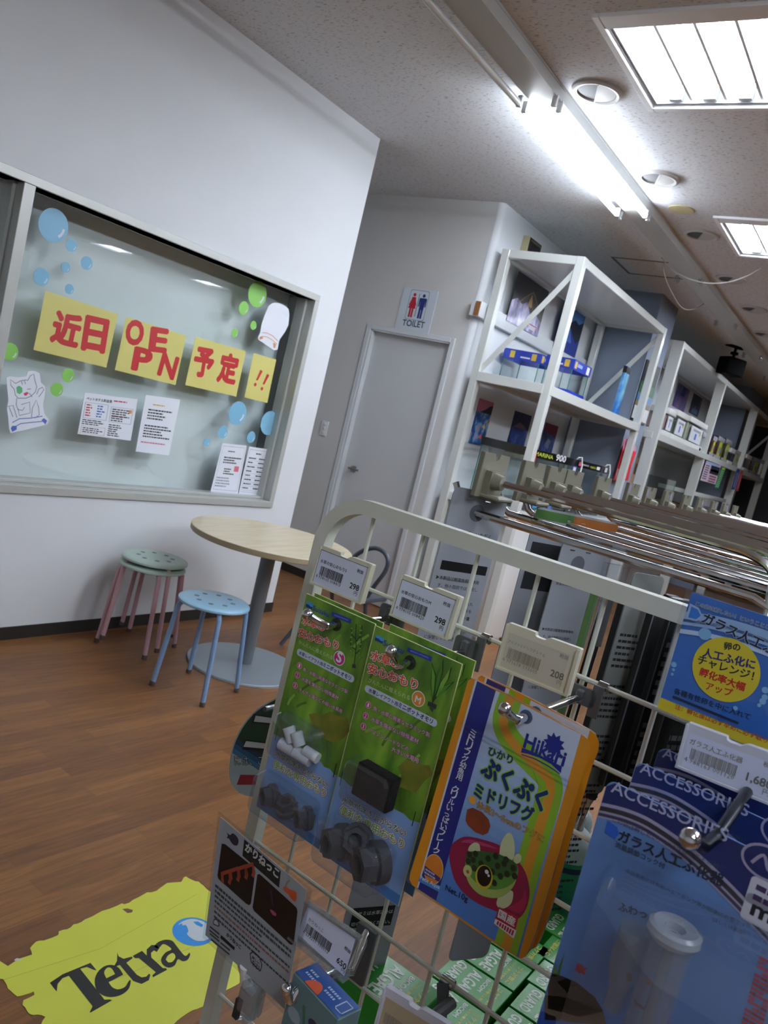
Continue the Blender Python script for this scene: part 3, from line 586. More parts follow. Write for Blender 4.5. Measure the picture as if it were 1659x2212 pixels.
# ================================================================ SHELVING ALONG THE BACK WALL
SF = 2.234                                      # front plane of the shelving
def shelving(x0, x1, posts, zt, label, backs, deskx=None):
    o = V((x0, SF, 0)); t = thing('shelving_unit', label, 'shelf', o)
    def bx(b, a, c, d, e, f, g, m='shelf_white', bev=.003): b.box(a - x0, c - x0, d - SF, e - SF, f, g, m, bev, 1)
    for p in posts:
        for y, d_ in ((SF, .06 if x0 < 6 else .11), (2.80, .06)):
            b = B(); bx(b, p, p + .06, y, y + d_, 0, zt); b.build('post', t)
    b = B()
    for y in (SF + .004, 2.804): bx(b, x0 + .05, x1 - .05, y, y + .05, zt - .058, zt)
    for p in (posts[0], posts[-1]): bx(b, p + .005, p + .055, SF + .05, 2.81, zt - .058, zt)
    b.build('top_rail', t)
    b = B(); bx(b, x0 + .05, x1 - .05, SF + .04, 2.82, zt - .032, zt - .02, 'shelf_white', 0); b.build('top_panel', t)
    b = B(); bx(b, x0 + .02, x1 - .02, SF - .006, SF + .03, 1.838, 1.905); bx(b, x0 + .02, x1 - .02, 2.81, 2.85, 1.838, 1.905)
    for p in (posts[0], posts[-1]): bx(b, p - .004, p + .055, SF + .05, 2.81, 1.838, 1.905)
    b.build('middle_rail', t)
    b = B(); bx(b, x0 + .03, x1 - .03, SF + .03, 2.84, 1.872, 1.903, 'shelf_white', 0); b.build('middle_shelf', t)
    b = B(); bx(b, x0 + .02, x1 - .02, SF - .006, 2.86, .957, 1.018); b.build('desk_shelf', t)
    for p in (posts[0], posts[-1]):
        b = B(); xx = p + .03 - x0; yf, yb = SF + .06 - SF, 2.80 - SF
        b.slab([(-.02, -.004), (.02, -.004), (.02, .004), (-.02, .004)], 0, 1, 'shelf_white')
        A_, E_ = V((xx, yf - .02, zt - .075)), V((xx, yb + .01, 1.915)); d = E_ - A_; n1 = V((1, 0, 0)); n2 = d.normalized().cross(n1)
        b.map(lambda v: A_ + d * v.z + n2 * v.x + n1 * v.y); b.build('brace', t)
    return t
shelving(5.12, 7.28, [5.12, 7.22], 2.778, 'tall white steel shelf beside the toilet door, blue lidded tanks on it', True)
shelving(7.90, 14.6, [7.90, 10.03, 12.40, 14.54], 2.80, 'long white steel shelf farther along the wall, jars and small cases on it', True)
B().box(12.55, 13.6, 2.42, SY, 0, CZ, 'column_grey').build('wall_column.001', kind='structure')
# white side panel and clear cases under the first desk
b = B(); b.box(0, .34, 0, .55, .04, .95, 'white_plastic', .004); b.box(.03, .31, .02, .5, 0, .04, 'white_plastic')
b.build('storage_cabinet', loc=(5.22, 2.27, 0), label='white cabinet under the shelf desk, seen between the rack wires', cat='cabinet')
t = thing('drawer_case', 'clear plastic drawer case standing beside the white cabinet', 'case', (5.62, 2.26, 0))
b = B(); b.box(0, .05, 0, .5, .1, .8, 'white_plastic', .004); b.box(.0, .5, .0, .5, .06, .1, 'white_plastic', .004); b.box(0, .5, 0, .5, .8, .84, 'white_plastic', .01); b.build('frame', t)
for i in range(4): B().box(.06, .49, -.01 - .012 * i, .46, .11 + .17 * i, .27 + .17 * i, 'clip_clear', .02).build('drawer', t)

# posters
def pic(name, *bands): return bands
def poster(x0, x1, z0, z1, y, label, layers, m, group=None, cat='poster'):
    """paper sheet on a wall with simple printed shapes; layers: (material, points in 0..1)"""
    fr = Fr(((x0 + x1) / 2, y, (z0 + z1) / 2), 0); hx, hz = (x1 - x0) / 2, (z1 - z0) / 2; b = B(); b.box(-hx, hx, -.002, 0, -hz, hz, m)
    for i, (mm, pts) in enumerate(layers): b.ink([(-hx + 2 * hx * u, -hz + 2 * hz * v) for u, v in pts], 3 + 2 * i, mm, -.002)
    return b.build('poster', loc=fr.o, label=label, cat=cat, group=group)
m_night = mat('night_print', '#15141a', .35, coat=.3); m_city = noisy('city_print', 9, [(.35, '#3a3450'), (.5, '#8b86b4'), (.62, '#cfcbe6'), (.75, '#5a4a5a')], (1, 1, .6), .35, coat=.3)
lay = [(m_city, [(0, 0), (1, 0), (1, .30), (.8, .40), (.6, .36), (.45, .55), (.3, .45), (.15, .52), (0, .42)])]
for i in range(13):
    a = -1.25 + i * .208; pts = [(.55 + .1 * math.sin(a) * s_ + .47 * math.sin(a) * s_ ** 1.3, .80 - .55 * s_ ** 1.5 + .12 * math.cos(a * 1.5) * s_) for s_ in (0, .25, .5, .75, 1)]
    pts = [p for p in pts if .02 < p[0] < .98]
    if len(pts) > 1: lay.append((P('#a08a78'), stroke(pts, .005)))
lay += [(P('#a98c62'), [(.47, .48), (.60, .48), (.58, .62), (.53, .74), (.49, .6)]), (P('#b0455a'), stroke([(.62, .08), (.62, .17), (.9, .17), (.9, .06)], .02)), (P('#d9d6e4'), rrect(.66, .86, .07, .15))]
poster(5.46, 6.05, 2.345, 2.715, 2.868, 'dark night picture with light streaks, on the wall over the left tank', lay, m_night)
m_blue = mat('deep_blue_print', '#1a2f86', .35, coat=.3)
poster(6.40, 6.92, 2.345, 2.715, 2.868, 'blue mountain lake picture on the wall behind the right tank', [(P('#4a7fc0'), [(0, .62), (1, .62), (1, 1), (0, 1)]), (P('#0e1730'), [(0, .34), (.3, .42), (.5, .58), (.66, .44), (.86, .30), (1, .46), (1, .86), (.8, .74), (.62, .8), (.4, .66), (.2, .78), (0, .7)]), (P('#3a62b4'), [(.35, .25), (.5, .56), (.68, .25)])], m_blue)
SEA = 'narrow sea pictures under the shelf'
sea = noisy('sea_print', 14, [(.3, '#12264e'), (.48, '#2f5a9a'), (.58, '#7fa3c8'), (.68, '#c46a3c'), (.76, '#1c3a6a')], (1, 1, 1), .35, coat=.3)
deep = noisy('deep_print', 10, [(.35, '#0c1436'), (.55, '#27418a'), (.7, '#5b6ea8')], (1, 1, 1), .35, coat=.3)
hill = P('#1d2b33')
poster(5.45, 5.705, 1.388, 1.738, SY - .001, 'narrow sea picture with reef fish and pink sky, leftmost of three', [(P('#b76a7e'), [(0, .72), (1, .72), (1, 1), (0, 1)]), (hill, [(.25, .72), (1, .72), (1, .93), (.8, .9), (.55, .8)]), (P('#d8b23a'), [(.62, .42), (.8, .36), (.74, .5)]), (P('#d5603a'), [(.5, .18), (.72, .14), (.7, .26)])], sea, SEA)
poster(6.11, 6.46, 1.388, 1.735, SY - .001, 'narrow dark blue sea picture with an island, middle of three', [(P('#1b1f4a'), [(0, .62), (1, .62), (1, 1), (0, 1)]), (P('#6d5a6a'), [(.1, .62), (.9, .62), (.7, .72), (.4, .76)])], deep, SEA)
poster(6.79, 7.10, 1.388, 1.722, SY - .001, 'narrow dark picture with red blossom top, rightmost of three', [(P('#7a3048'), [(0, .78), (1, .7), (1, 1), (0, 1)]), (P('#77809c'), [(.3, .4), (.6, .3), (.7, .55), (.45, .6)])], deep, SEA)

# blue lidded tanks
lid_b = mat('lid_blue', '#1733a0', .35, coat=.4)
def tank(x0, x1, y0, y1, z0, z1, label, lidm, lh, bh, name='aquarium', top=True, wt=.0, writing=None, group=None):
    t = thing(name, label, 'aquarium', (x0, y0, z0), 0, group); w_, d_, h_ = x1 - x0, y1 - y0, z1 - z0; b = B(); g = .006
    for a in ((0, w_, 0, g), (0, w_, d_ - g, d_), (0, g, g, d_ - g), (w_ - g, w_, g, d_ - g)): b.box(*a, bh * .5, h_ - lh * .6, 'tank_glass')
    for a in ((0, 0), (w_ - .004, 0), (0, d_ - .004), (w_ - .004, d_ - .004)): b.box(a[0], a[0] + .004, a[1] - .0005, a[1] + .0045, bh, h_ - lh, 'glass_edge')
    b.build('glass', t)
    if lh: b = B(); [b.box(*a, h_ - lh, h_, lidm, .002, 1) for a in ((-.008, w_ + .008, -.008, .0), (-.008, w_ + .008, d_, d_ + .008), (-.008, 0, 0, d_), (w_, w_ + .008, 0, d_))]; writing and writing(b, w_, h_, lh, d_); b.build('lid', t)
    b = B(); b.box(-.005, w_ + .005, -.005, d_ + .005, 0, bh, lidm, .002, 1); b.build('base', t); return t
GD = P('#c9a83c'); WH = P('#d9dce6')
def wr(b, w_, h_, lh, d_):
    b.rect(.01, .05, h_ - lh + .012, h_ - .012, 1, GD, -.008); b.rect(.06, .16, h_ - lh * .62, h_ - lh * .3, 1, P('#8fa2d8'), -.008); b.rect(w_ - .09, w_ - .03, h_ - lh + .008, h_ - .01, 1, WH, -.008)
    for y in (.03, d_ - .09): b.add([(-.0085, y + .04, h_ - lh + .012), (-.0085, y, h_ - lh + .012), (-.0085, y, h_ - .012), (-.0085, y + .04, h_ - .012)], [(0, 1, 2, 3)], GD)
    b.add([(-.0085, .16, h_ - lh * .75), (-.0085, .08, h_ - lh * .75), (-.0085, .08, h_ - lh * .6), (-.0085, .16, h_ - lh * .6)], [(0, 1, 2, 3)], WH)
tank(5.545, 5.85, 2.555, 2.855, 1.905, 2.155, 'glass tank with blue lid, left and rear one on the white shelf', lid_b, .075, .022, writing=wr, group='blue lidded glass tanks')
tank(5.63, 5.975, 2.325, 2.54, 1.905, 2.170, 'glass tank with blue lid and white price label, front right one', lid_b, .075, .04, writing=wr, group='blue lidded glass tanks')
blk = mat('tank_black', '#0c0e12', .3, coat=.4); LM = P('#a8b82e')
def wm(b, w_, h_, lh, d_):
    b.text('MARINA', (.02, h_ - lh * .72), (.36, h_ - lh * .72), 1, LM, .02, .45, -.008); b.text('900', (.42, h_ - lh * .74), (.62, h_ - lh * .74), 1, WH, .03, .48, -.008)
tank(5.345, 6.22, 2.33, 2.75, 1.018, 1.465, 'glass tank with black rim and lime lettering under the shelf', blk, .062, .03, writing=wm, group='black rimmed glass tanks')
def wm2(b, w_, h_, lh, d_):
    b.text('MARINA', (.30, h_ - lh * .7), (.44, h_ - lh * .7), 1, LM, .02, .7, -.008); b.rect(.46, .54, h_ - lh * .72, h_ - lh * .3, 1, WH, -.008); b.rect(.08, .26, h_ - lh * .6, h_ - lh * .4, 1, P('#8a8f96'), -.008)
    b.rect(.68, .74, h_ - lh * .8, h_ - lh * .15, 1, WH, -.008); b.rect(.02, .1, h_ - lh * .75, h_ - lh * .2, 1, P('#b04a6a'), -.008)
tank(6.25, 7.06, 2.33, 2.75, 1.018, 1.465, 'glass tank with black rim, next to the grey column, white wire hangers on it', blk, .062, .03, writing=wm2, group='black rimmed glass tanks')
rp = noisy('red_tag', 30, [(.4, '#c22a22'), (.6, '#d8402e')], rough=.5)
b = B(); b.prism(rrect(-.035, .035, -.17, 0, .012), -.003, 0, 'red_tag'); b.tube([(0, 0, 0), (-.03, -.002, .06), (-.035, 0, .09)], .004, 'red_tag', 6); b.rect(-.02, .02, -.06, -.03, 2, P('#e3d6d2'), -.003); b.rect(-.02, .02, -.16, -.14, 2, P('#e3d6d2'), -.003)
b.build('hang_tag', loc=(5.325, 2.31, 1.44), label='red hang tag clipped to the black rimmed tank corner', cat='tag')
for i, xx in enumerate((6.22, 6.94)):
    B().tube([(0, .02, -.02), (0, .0, .012), (.02, -.02, .02), (.03, -.035, -.05), (-.005, -.04, -.42)], .006, 'white_plastic', 6).build('wire_hanger', loc=(xx, 2.32, 1.47), label=['white wire hanger over the gap of the two black rimmed tanks', 'white wire hanger near the column end of the tanks'][i], cat='hanger')
b = B(); b.box(-.07, .0, -.002, 0, -.14, 0, P('#2b3f9e')); b.rect(-.066, -.004, -.05, -.01, 2, P('#c9ccd8'), -.002); b.rect(-.066, -.004, -.12, -.08, 2, P('#b8483c'), -.002)
b.build('price_card', loc=(6.22, 2.318, 1.41), label='small blue and white card stuck on the tank glass', cat='card')
b = B(); b.box(0, .2, 0, .16, 0, .13, 'tank_glass'); b.box(.11, .19, -.003, 0, .03, .12, P('#3f86c0')); b.build('glass_cube', loc=(5.30, 2.26, 1.018), label='small glass cube with blue label on the desk shelf', cat='tank')
t = thing('glass_bowl', 'small round glass bowl with blue label beside the glass cube', 'bowl', (5.62, 2.27, 1.018)); B().lathe([(.04, 0), (.07, .02), (.075, .06), (.05, .09), (.055, .1)], 'tank_glass', n=20).build('bowl', t); B().box(-.1, -.02, -.08, -.075, 0, .07, P('#3f6fc0')).build('label', t)
# banner, posters and package near the column
z6 = Z(1240, 640, 5.53)
fr = Fr((7.15, 2.20, 1.5), 0); lo = Fr((7.15, 2.31, 1.5), 0)
c = [lo.px(z6(*q)) for q in ((595, 1700), (645, 1702), (735, 1790), (735, 1880), (690, 2000), (640, 2200), (470, 2200), (570, 1870))]
b = B(); b.prism(c, -.002, 0, mat('banner_red', '#c3202c', .5)); c2 = [lo.px(z6(*q)) for q in ((595, 1700), (645, 1702), (735, 1790), (735, 1850), (600, 1830), (578, 1850))]; b.ink(c2, 3, P('#d58aa6'), -.002)
c3 = [lo.px(z6(*q)) for q in ((500, 2130), (520, 2060), (560, 2060), (600, 2200), (490, 2200))]; b.ink(c3, 3, P('#ded3d6'), -.002); b.build('banner', loc=lo.o, label='pink and red banner hanging beside the right post of the tank shelf', cat='banner')
aq = noisy('aqua_print', 4, [(.2, '#0a1c2a'), (.45, '#1f6fc0'), (.6, '#8fd0e0'), (.75, '#d8f0f0')], (1, 1, .7), .2, coat=.6)
b = B(); b.box(0, .12, 0, .03, 0, .46, aq, .004); b.box(-.001, .121, -.001, .031, .40, .455, 'black'); b.build('boxed_package', loc=(6.995, 2.40, 1.905), label='glossy blue boxed package standing at the right end of the tank shelf', cat='box')
l2 = Fr((7.6, 2.362, 2.2), 0); b = B(); b.box(-.25, .22, -.003, 0, -.26, .30, P('#20282e', .2, 1))
for i, (a0, a1, cc) in enumerate(((.0, .10, '#3f6f4a'), (-.07, 0, '#5f86b8'), (-.12, -.07, '#8a7a5a'), (-.24, -.12, '#dfe4e4'))): b.rect(-.25, .22, a0, a1, 2, P(cc, .2, 1), -.003)
b.build('poster', loc=l2.o, label='glossy landscape poster on the grey column between the two shelves', cat='poster')
z6b = Z(1240, 640, 5.53)
for pts, mm, dk_, nm in (([(1250, 1025), (1385, 1085), (1330, 1385), (1190, 1330)], noisy('purple_print', 6, [(.3, '#3a2a5e'), (.5, '#6a62a8'), (.65, '#a07a9a'), (.8, '#8a86c0')], (1, 1, 1), .35, coat=.3), [(P('#2f3a7a'), [(.4, .55), (.7, .6), (.75, .95), (.45, .98)])], 'purple patterned picture above the white lidded tanks'),
                    ([(1440, 1130), (1545, 1210), (1490, 1450), (1375, 1395)], noisy('castle_print', 7, [(.35, '#10141c'), (.6, '#2a3a5e'), (.75, '#8aa0c4')], (1, 1, .4), .35, coat=.3), [(P('#7f92b8'), [(.2, .08), (.3, .35), (.4, .25), (.5, .5), (.6, .28), (.75, .38), (.85, .08)])], 'dark picture with pale spires above the third white lidded tank')):
    p = [ony(z6b(*q), SY - .002) for q in pts]; poster(min(p[0].x, p[3].x), max(p[1].x, p[2].x) - .08, (p[3].z + p[2].z) / 2, min(2.735, (p[0].z + p[1].z) / 2), SY - .001, nm, dk_, mm)
# things on the far shelf
zs = Z(1400, 860, 6.405)
m_jar = mat('jar_label', '#cfd3da', .5); lidw = mat('jar_lid', '#dadbd9', .35)
def jar(pl_, pr_, zt_, label, tint):
    x0 = ony(zs(*pl_), 2.32).x; x1 = ony(zs(*pr_), 2.32).x; t = thing('plastic_tank', label, 'tank', (x0, 2.29, 1.905), 0, 'white lidded clear tanks'); w_ = x1 - x0; h_ = zt_ - 1.905; d_ = .28
    b = B(); b.box(.008, w_ - .008, .01, d_ - .01, .05, h_ - .05, 'tank_glass'); b.build('body', t); b = B(); b.box(0, w_, 0, d_, 0, .06, lidw, .008); b.build('base', t); b = B(); b.box(-.004, w_ + .004, -.004, d_ + .004, h_ - .06, h_, lidw, .008); b.build('lid', t)
    b = B(); b.box(w_ * .2, w_ * .85, .004, .009, .07, h_ * .74, m_jar); b.rect(w_ * .3, w_ * .75, h_ * .58, h_ * .66, 2, P('#8d95a5'), .004); b.rect(w_ * .45, w_ * .55, .10, .17, 2, P('#3f5fae'), .004); b.rect(w_ * .68, w_ * .76, .16, .2, 2, P('#c9b23c'), .004); b.build('label_sheet', t)
    if tint: B().box(.02, w_ - .02, .03, d_ - .03, .07, h_ - .07, tint).build('contents', t)
jar((165, 495), (270, 500), 2.19, 'clear tank with white lid, leftmost on the far shelf', mat('pinkish', '#a88a88', .6)); jar((285, 510), (440, 590), 2.22, 'clear tank with white lid, second on the far shelf', None); jar((470, 580), (700, 690), 2.23, 'clear tank with white lid, third on the far shelf', mat('mossy', '#9ea291', .8, var=.2))
zeb = bpy.data.materials.new('zebra'); zeb.use_nodes = True; nt = zeb.node_tree; wv = nt.nodes.new('ShaderNodeTexWave'); wv.inputs['Scale'].default_value = 16; wv.inputs['Distortion'].default_value = 2.5
cr = nt.nodes.new('ShaderNodeValToRGB'); cr.color_ramp.interpolation = 'CONSTANT'; cr.color_ramp.elements[0].color = lin('#1b1c30'); cr.color_ramp.elements[1].position = .5; cr.color_ramp.elements[1].color = lin('#dcdce2')
tc = nt.nodes.new('ShaderNodeTexCoord'); nt.links.new(tc.outputs['Object'], wv.inputs[0]); nt.links.new(wv.outputs[0], cr.inputs[0]); nt.links.new(cr.outputs[0], nt.nodes['Principled BSDF'].inputs['Base Color']); MT['zebra'] = zeb
CS = [(690, 775, 710, 2.14, '#2c3038', 1), (832, 885, 775, 2.16, '#4a4a44', 1), (890, 985, 810, 2.19, '#8a4a2e', 1), (992, 1080, 850, 2.21, '#8a8a30', 1), (1090, 1150, 890, 2.13, '#2c3038', 0), (1158, 1240, 910, 2.14, '#3a3f48', 1), (1312, 1378, 975, 2.16, '#4c4a50', 0), (1395, 1490, 1030, 2.17, '#6a3a36', 1), (1500, 1590, 1065, 2.20, '#5a5a5c', 1)]
for i, (a, c_, yb, zt_, cc, yl) in enumerate(CS):
    x0 = ony(zs(a, yb), 2.30).x; x1 = max(x0 + .1, ony(zs(c_, yb + 25), 2.30).x); w_ = x1 - x0; h_ = zt_ - 1.905
    nm = ['small case with zebra rims beside the white lidded tanks', 'small case with zebra rims just right of the middle post', 'case with zebra rims and orange content', 'case with zebra rims and tall yellow strip', 'dark case with plain white rim',
          'case with zebra rims just left of the third post', 'case with white rim just right of the third post', 'case with zebra rims and red content', 'rightmost case with zebra rims on the far shelf'][i]
    t = thing('pet_case', nm, 'case', (x0, 2.29, 1.905), 0, 'small pet cases with patterned rims'); rim = 'zebra' if yl else lidw
    b = B(); b.box(.006, w_ - .006, .01, .2, .04, h_ - .05, 'tank_glass'); b.box(.02, w_ - .02, .06, .18, .05, h_ - .06, mat('case_' + cc[1:], cc, .6, var=.4, scale=18)); b.build('body', t)
    b = B(); b.box(0, w_, 0, .21, h_ - .06, h_, rim, .006); b.build('lid', t); b = B(); b.box(0, w_, 0, .21, 0, .05, rim, .006); b.build('base', t)
    if yl: b = B(); b.box(w_ * .45, w_ * .8, .004, .008, .05, h_ - .06, P('#b8b83c')); b.rect(w_ * .48, w_ * .77, .08, h_ * .55, 2, P('#7d8494'), .004); b.build('label_strip', t)
lo = Fr((10, SF - .012, 1.7), 0)
def strip(pts, label, name, cat, m, deco, f=zs):
    c = [lo.px(f(*q)) for q in pts]; b = B(); b.prism(c, -.002, 0, m); fr2 = lambda u, v: ((1 - v) * ((1 - u) * c[0][0] + u * c[1][0]) + v * ((1 - u) * c[3][0] + u * c[2][0]), (1 - v) * ((1 - u) * c[0][1] + u * c[1][1]) + v * ((1 - u) * c[3][1] + u * c[2][1]))
    for (u0, u1, v0, v1, mm) in deco: b.ink([fr2(u0, v0), fr2(u1, v0), fr2(u1, v1), fr2(u0, v1)], 3, mm, -.002)
    b.build(name, loc=lo.o, label=label, cat=cat)
rn = random.Random(4); D1, D2 = P('#2b2a3c'), P('#cfc6d2')
strip([(805, 868), (1010, 935), (930, 1195), (720, 1135)], 'lavender leaflet with dark photo hung under the far shelf rail', 'leaflet', 'leaflet', P('#c3aebf'), [(.02, .85, .02, .1, P('#6f9ec8')), (.38, .98, .12, .55, P('#1c2030')), (.42, .95, .3, .42, D2)] + [(.05, .3, .18 + i * .11, .23 + i * .11, D1) for i in range(7)] + [(.45, .9, .62 + i * .13, .7 + i * .13, P('#7a4a5e')) for i in range(3)])
strip([(1022, 950), (1075, 965), (970, 1255), (916, 1238)], 'green paper strip hung right of the lavender leaflet', 'paper_strip', 'strip', P('#1f7a3e'), [(.2, .8, .02, .12, P('#a8b830'))] + [(.1, .9, .18 + i * .08, .21 + i * .08, P('#9fd0a8')) for i in range(10)])
strip([(1230, 980), (1272, 988), (1192, 1268), (1148, 1262)], 'blue paper strip hung beside the pink strip', 'paper_strip', 'strip', P('#2f4aa0'), [(.3, .7, .18 + i * .08, .23 + i * .08, P('#b8c2e0')) for i in range(9)])
strip([(1286, 996), (1320, 1004), (1246, 1290), (1204, 1284)], 'pink paper strip hung right of the blue strip', 'paper_strip', 'strip', P('#c0485e'), [(.3, .7, .02, .1, P('#d8883c'))] + [(.3, .7, .18 + i * .08, .23 + i * .08, P('#e0aab4')) for i in range(9)])
card = mat('cardboard', '#8d7458', .8, var=.05); cdk = P('#4a3a2c')
for (x, y, z, wd, hh, nm) in ((7.98, 2.46, 1.018, .42, .30, 'cardboard box, lower one stacked behind the first far post'), (8.0, 2.48, 1.318, .40, .32, 'cardboard box, upper one stacked behind the first far post'), (10.3, 2.45, 1.018, .9, .22, 'wide cardboard box low between two far posts')):
    b = B(); b.box(0, wd, 0, .36, 0, hh, card, .004); b.rect(wd * .45, wd * .6, hh * .5, hh * .75, 2, cdk); b.rect(wd * .7, wd * .9, hh * .45, hh * .8, 2, cdk); b.build('cardboard_box', loc=(x, y, z), label=nm, cat='box')
tank(8.55, 9.75, 2.40, 2.80, 1.018, 1.50, 'large rimless glass tank under the far shelf with a plastic bag inside', blk, .0, .012, 'aquarium')
b = B(); b.lathe([(0, .0), (.25, .02), (.42, .1), (.40, .17), (.2, .22), (0, .23)], mat('bag', '#9fb6c4', .3, var=.25, scale=9, coat=.4), n=20); b.map(lambda v: V((v.x, v.y * .35, v.z))); b.build('plastic_bag', loc=(9.1, 2.6, 1.035), label='pale blue filled plastic bag lying in the far tank', cat='bag')
b = B(); b.box(0, 1.95, 0, .45, 0, .05, 'shelf_white', .003); b.rect(.25, 1.1, -.1, .0, 1, 'zebra'); b.build('wall_board', loc=(10.12, SF + .01, 1.385), label='white board shelf with zebra edge fixed between two far posts', cat='shelf')

# ================================================================ GONDOLA WITH LONG CHROME HOOKS
GX0, GX1, BY = .66, 2.75, .085
mat('gondola_board', '#8d8f8c', .5)
t = thing('gondola', 'hook gondola with a lower shelf behind the wire rack', 'display stand', (GX0, 0, 0))
B().box(0, GX1 - GX0, -.02, .02, .1, 1.42, 'gondola_board', .003).build('back_panel', t); B().box(0, GX1 - GX0, .03, .50, .425, .462, mat('shelf_grey', '#8b8d8c', .5), .003).build('lower_shelf', t)
b = B(); b.box(.02, GX1 - GX0 - .02, .0, .46, 0, .1, 'dark'); b.build('plinth', t)
b = B(); b.tube([(0, .085, 1.335), (GX1 - GX0, .085, 1.335)], .012, 'chrome', 10)
for xx in (.05, (GX1 - GX0) / 2, GX1 - GX0 - .05): b.box(xx - .01, xx + .01, .02, .09, 1.32, 1.35, 'chrome')
b.build('hook_rail', t)
TIP = [(.905, 0), (1.028, 0), (1.117, 0), (1.187, 0), (1.329, 0), (1.503, 1), (1.625, 1), (1.768, 1), (1.936, 0), (2.086, 1), (2.252, 1), (2.407, 1), (2.56, 0)]
lav = mat('lavender', '#8d86a8', .6)
NMS = ['first chrome double hook, nearest the wire rack', 'second chrome double hook from the wire rack', 'third chrome double hook from the wire rack', 'fourth chrome double hook from the wire rack', 'fifth chrome double hook from the wire rack', 'sixth chrome double hook, first with a lavender mark', 'seventh chrome double hook from the wire rack',
       'eighth chrome double hook from the wire rack', 'ninth chrome double hook, plain plate', 'tenth chrome double hook from the wire rack', 'eleventh chrome double hook from the wire rack', 'twelfth chrome double hook from the wire rack', 'last chrome double hook, farthest from the wire rack']
for (xx, mk), nm in zip(TIP, NMS):
    t = thing('display_hook', nm, 'hook', (xx, BY, 1.335), 0, 'chrome double hooks on the gondola')
    B().tube(spline([(0, .012, .0), (0, .016, .03), (0, .02, .052), (0, .045, .064), (0, .10, .066), (0, .345, .066)], 4), .0045, 'chrome', 10).build('upper_arm', t)
    B().tube([(0, 0, .012), (0, .03, .022), (0, .375, .022), (0, .387, .028), (0, .402, .052)], .0048, 'chrome', 10).build('lower_arm', t)
    # price plate on the tip, seen from behind
    b = B(); y1_ = .362
    pts = [(-.03, -.004), (.045, -.004), (.045, .052), (.018, .052), (.016, .046), (.010, .043), (.004, .046), (.002, .052), (-.03, .052)]
    b.prism([(a, c_ + .048) for a, c_ in pts], y1_ - .0035, y1_, 'beige_plastic'); b.box(-.031, -.027, y1_ - .006, y1_ + .001, .044, .1, 'beige_plastic', .001, 1)
    b.prism([(-.012, .047), (.028, .047), (.028, .078), (-.012, .078)], y1_ - .012, y1_ - .003, 'beige_plastic'); b.lathe([(.009, -.02), (.013, .0)], 'beige_plastic', (0, y1_ - .004, .066), 14, 'y')
    b.box(-.014, .03, y1_ - .03, y1_, .043, .049, 'beige_plastic', .002, 1)
    if mk: b.box(.016 if xx > 1.7 else -.022, .03 if xx > 1.7 else -.01, y1_ - .0042, y1_ - .0036, .082, .096, lav)
    b.build('price_plate', t)
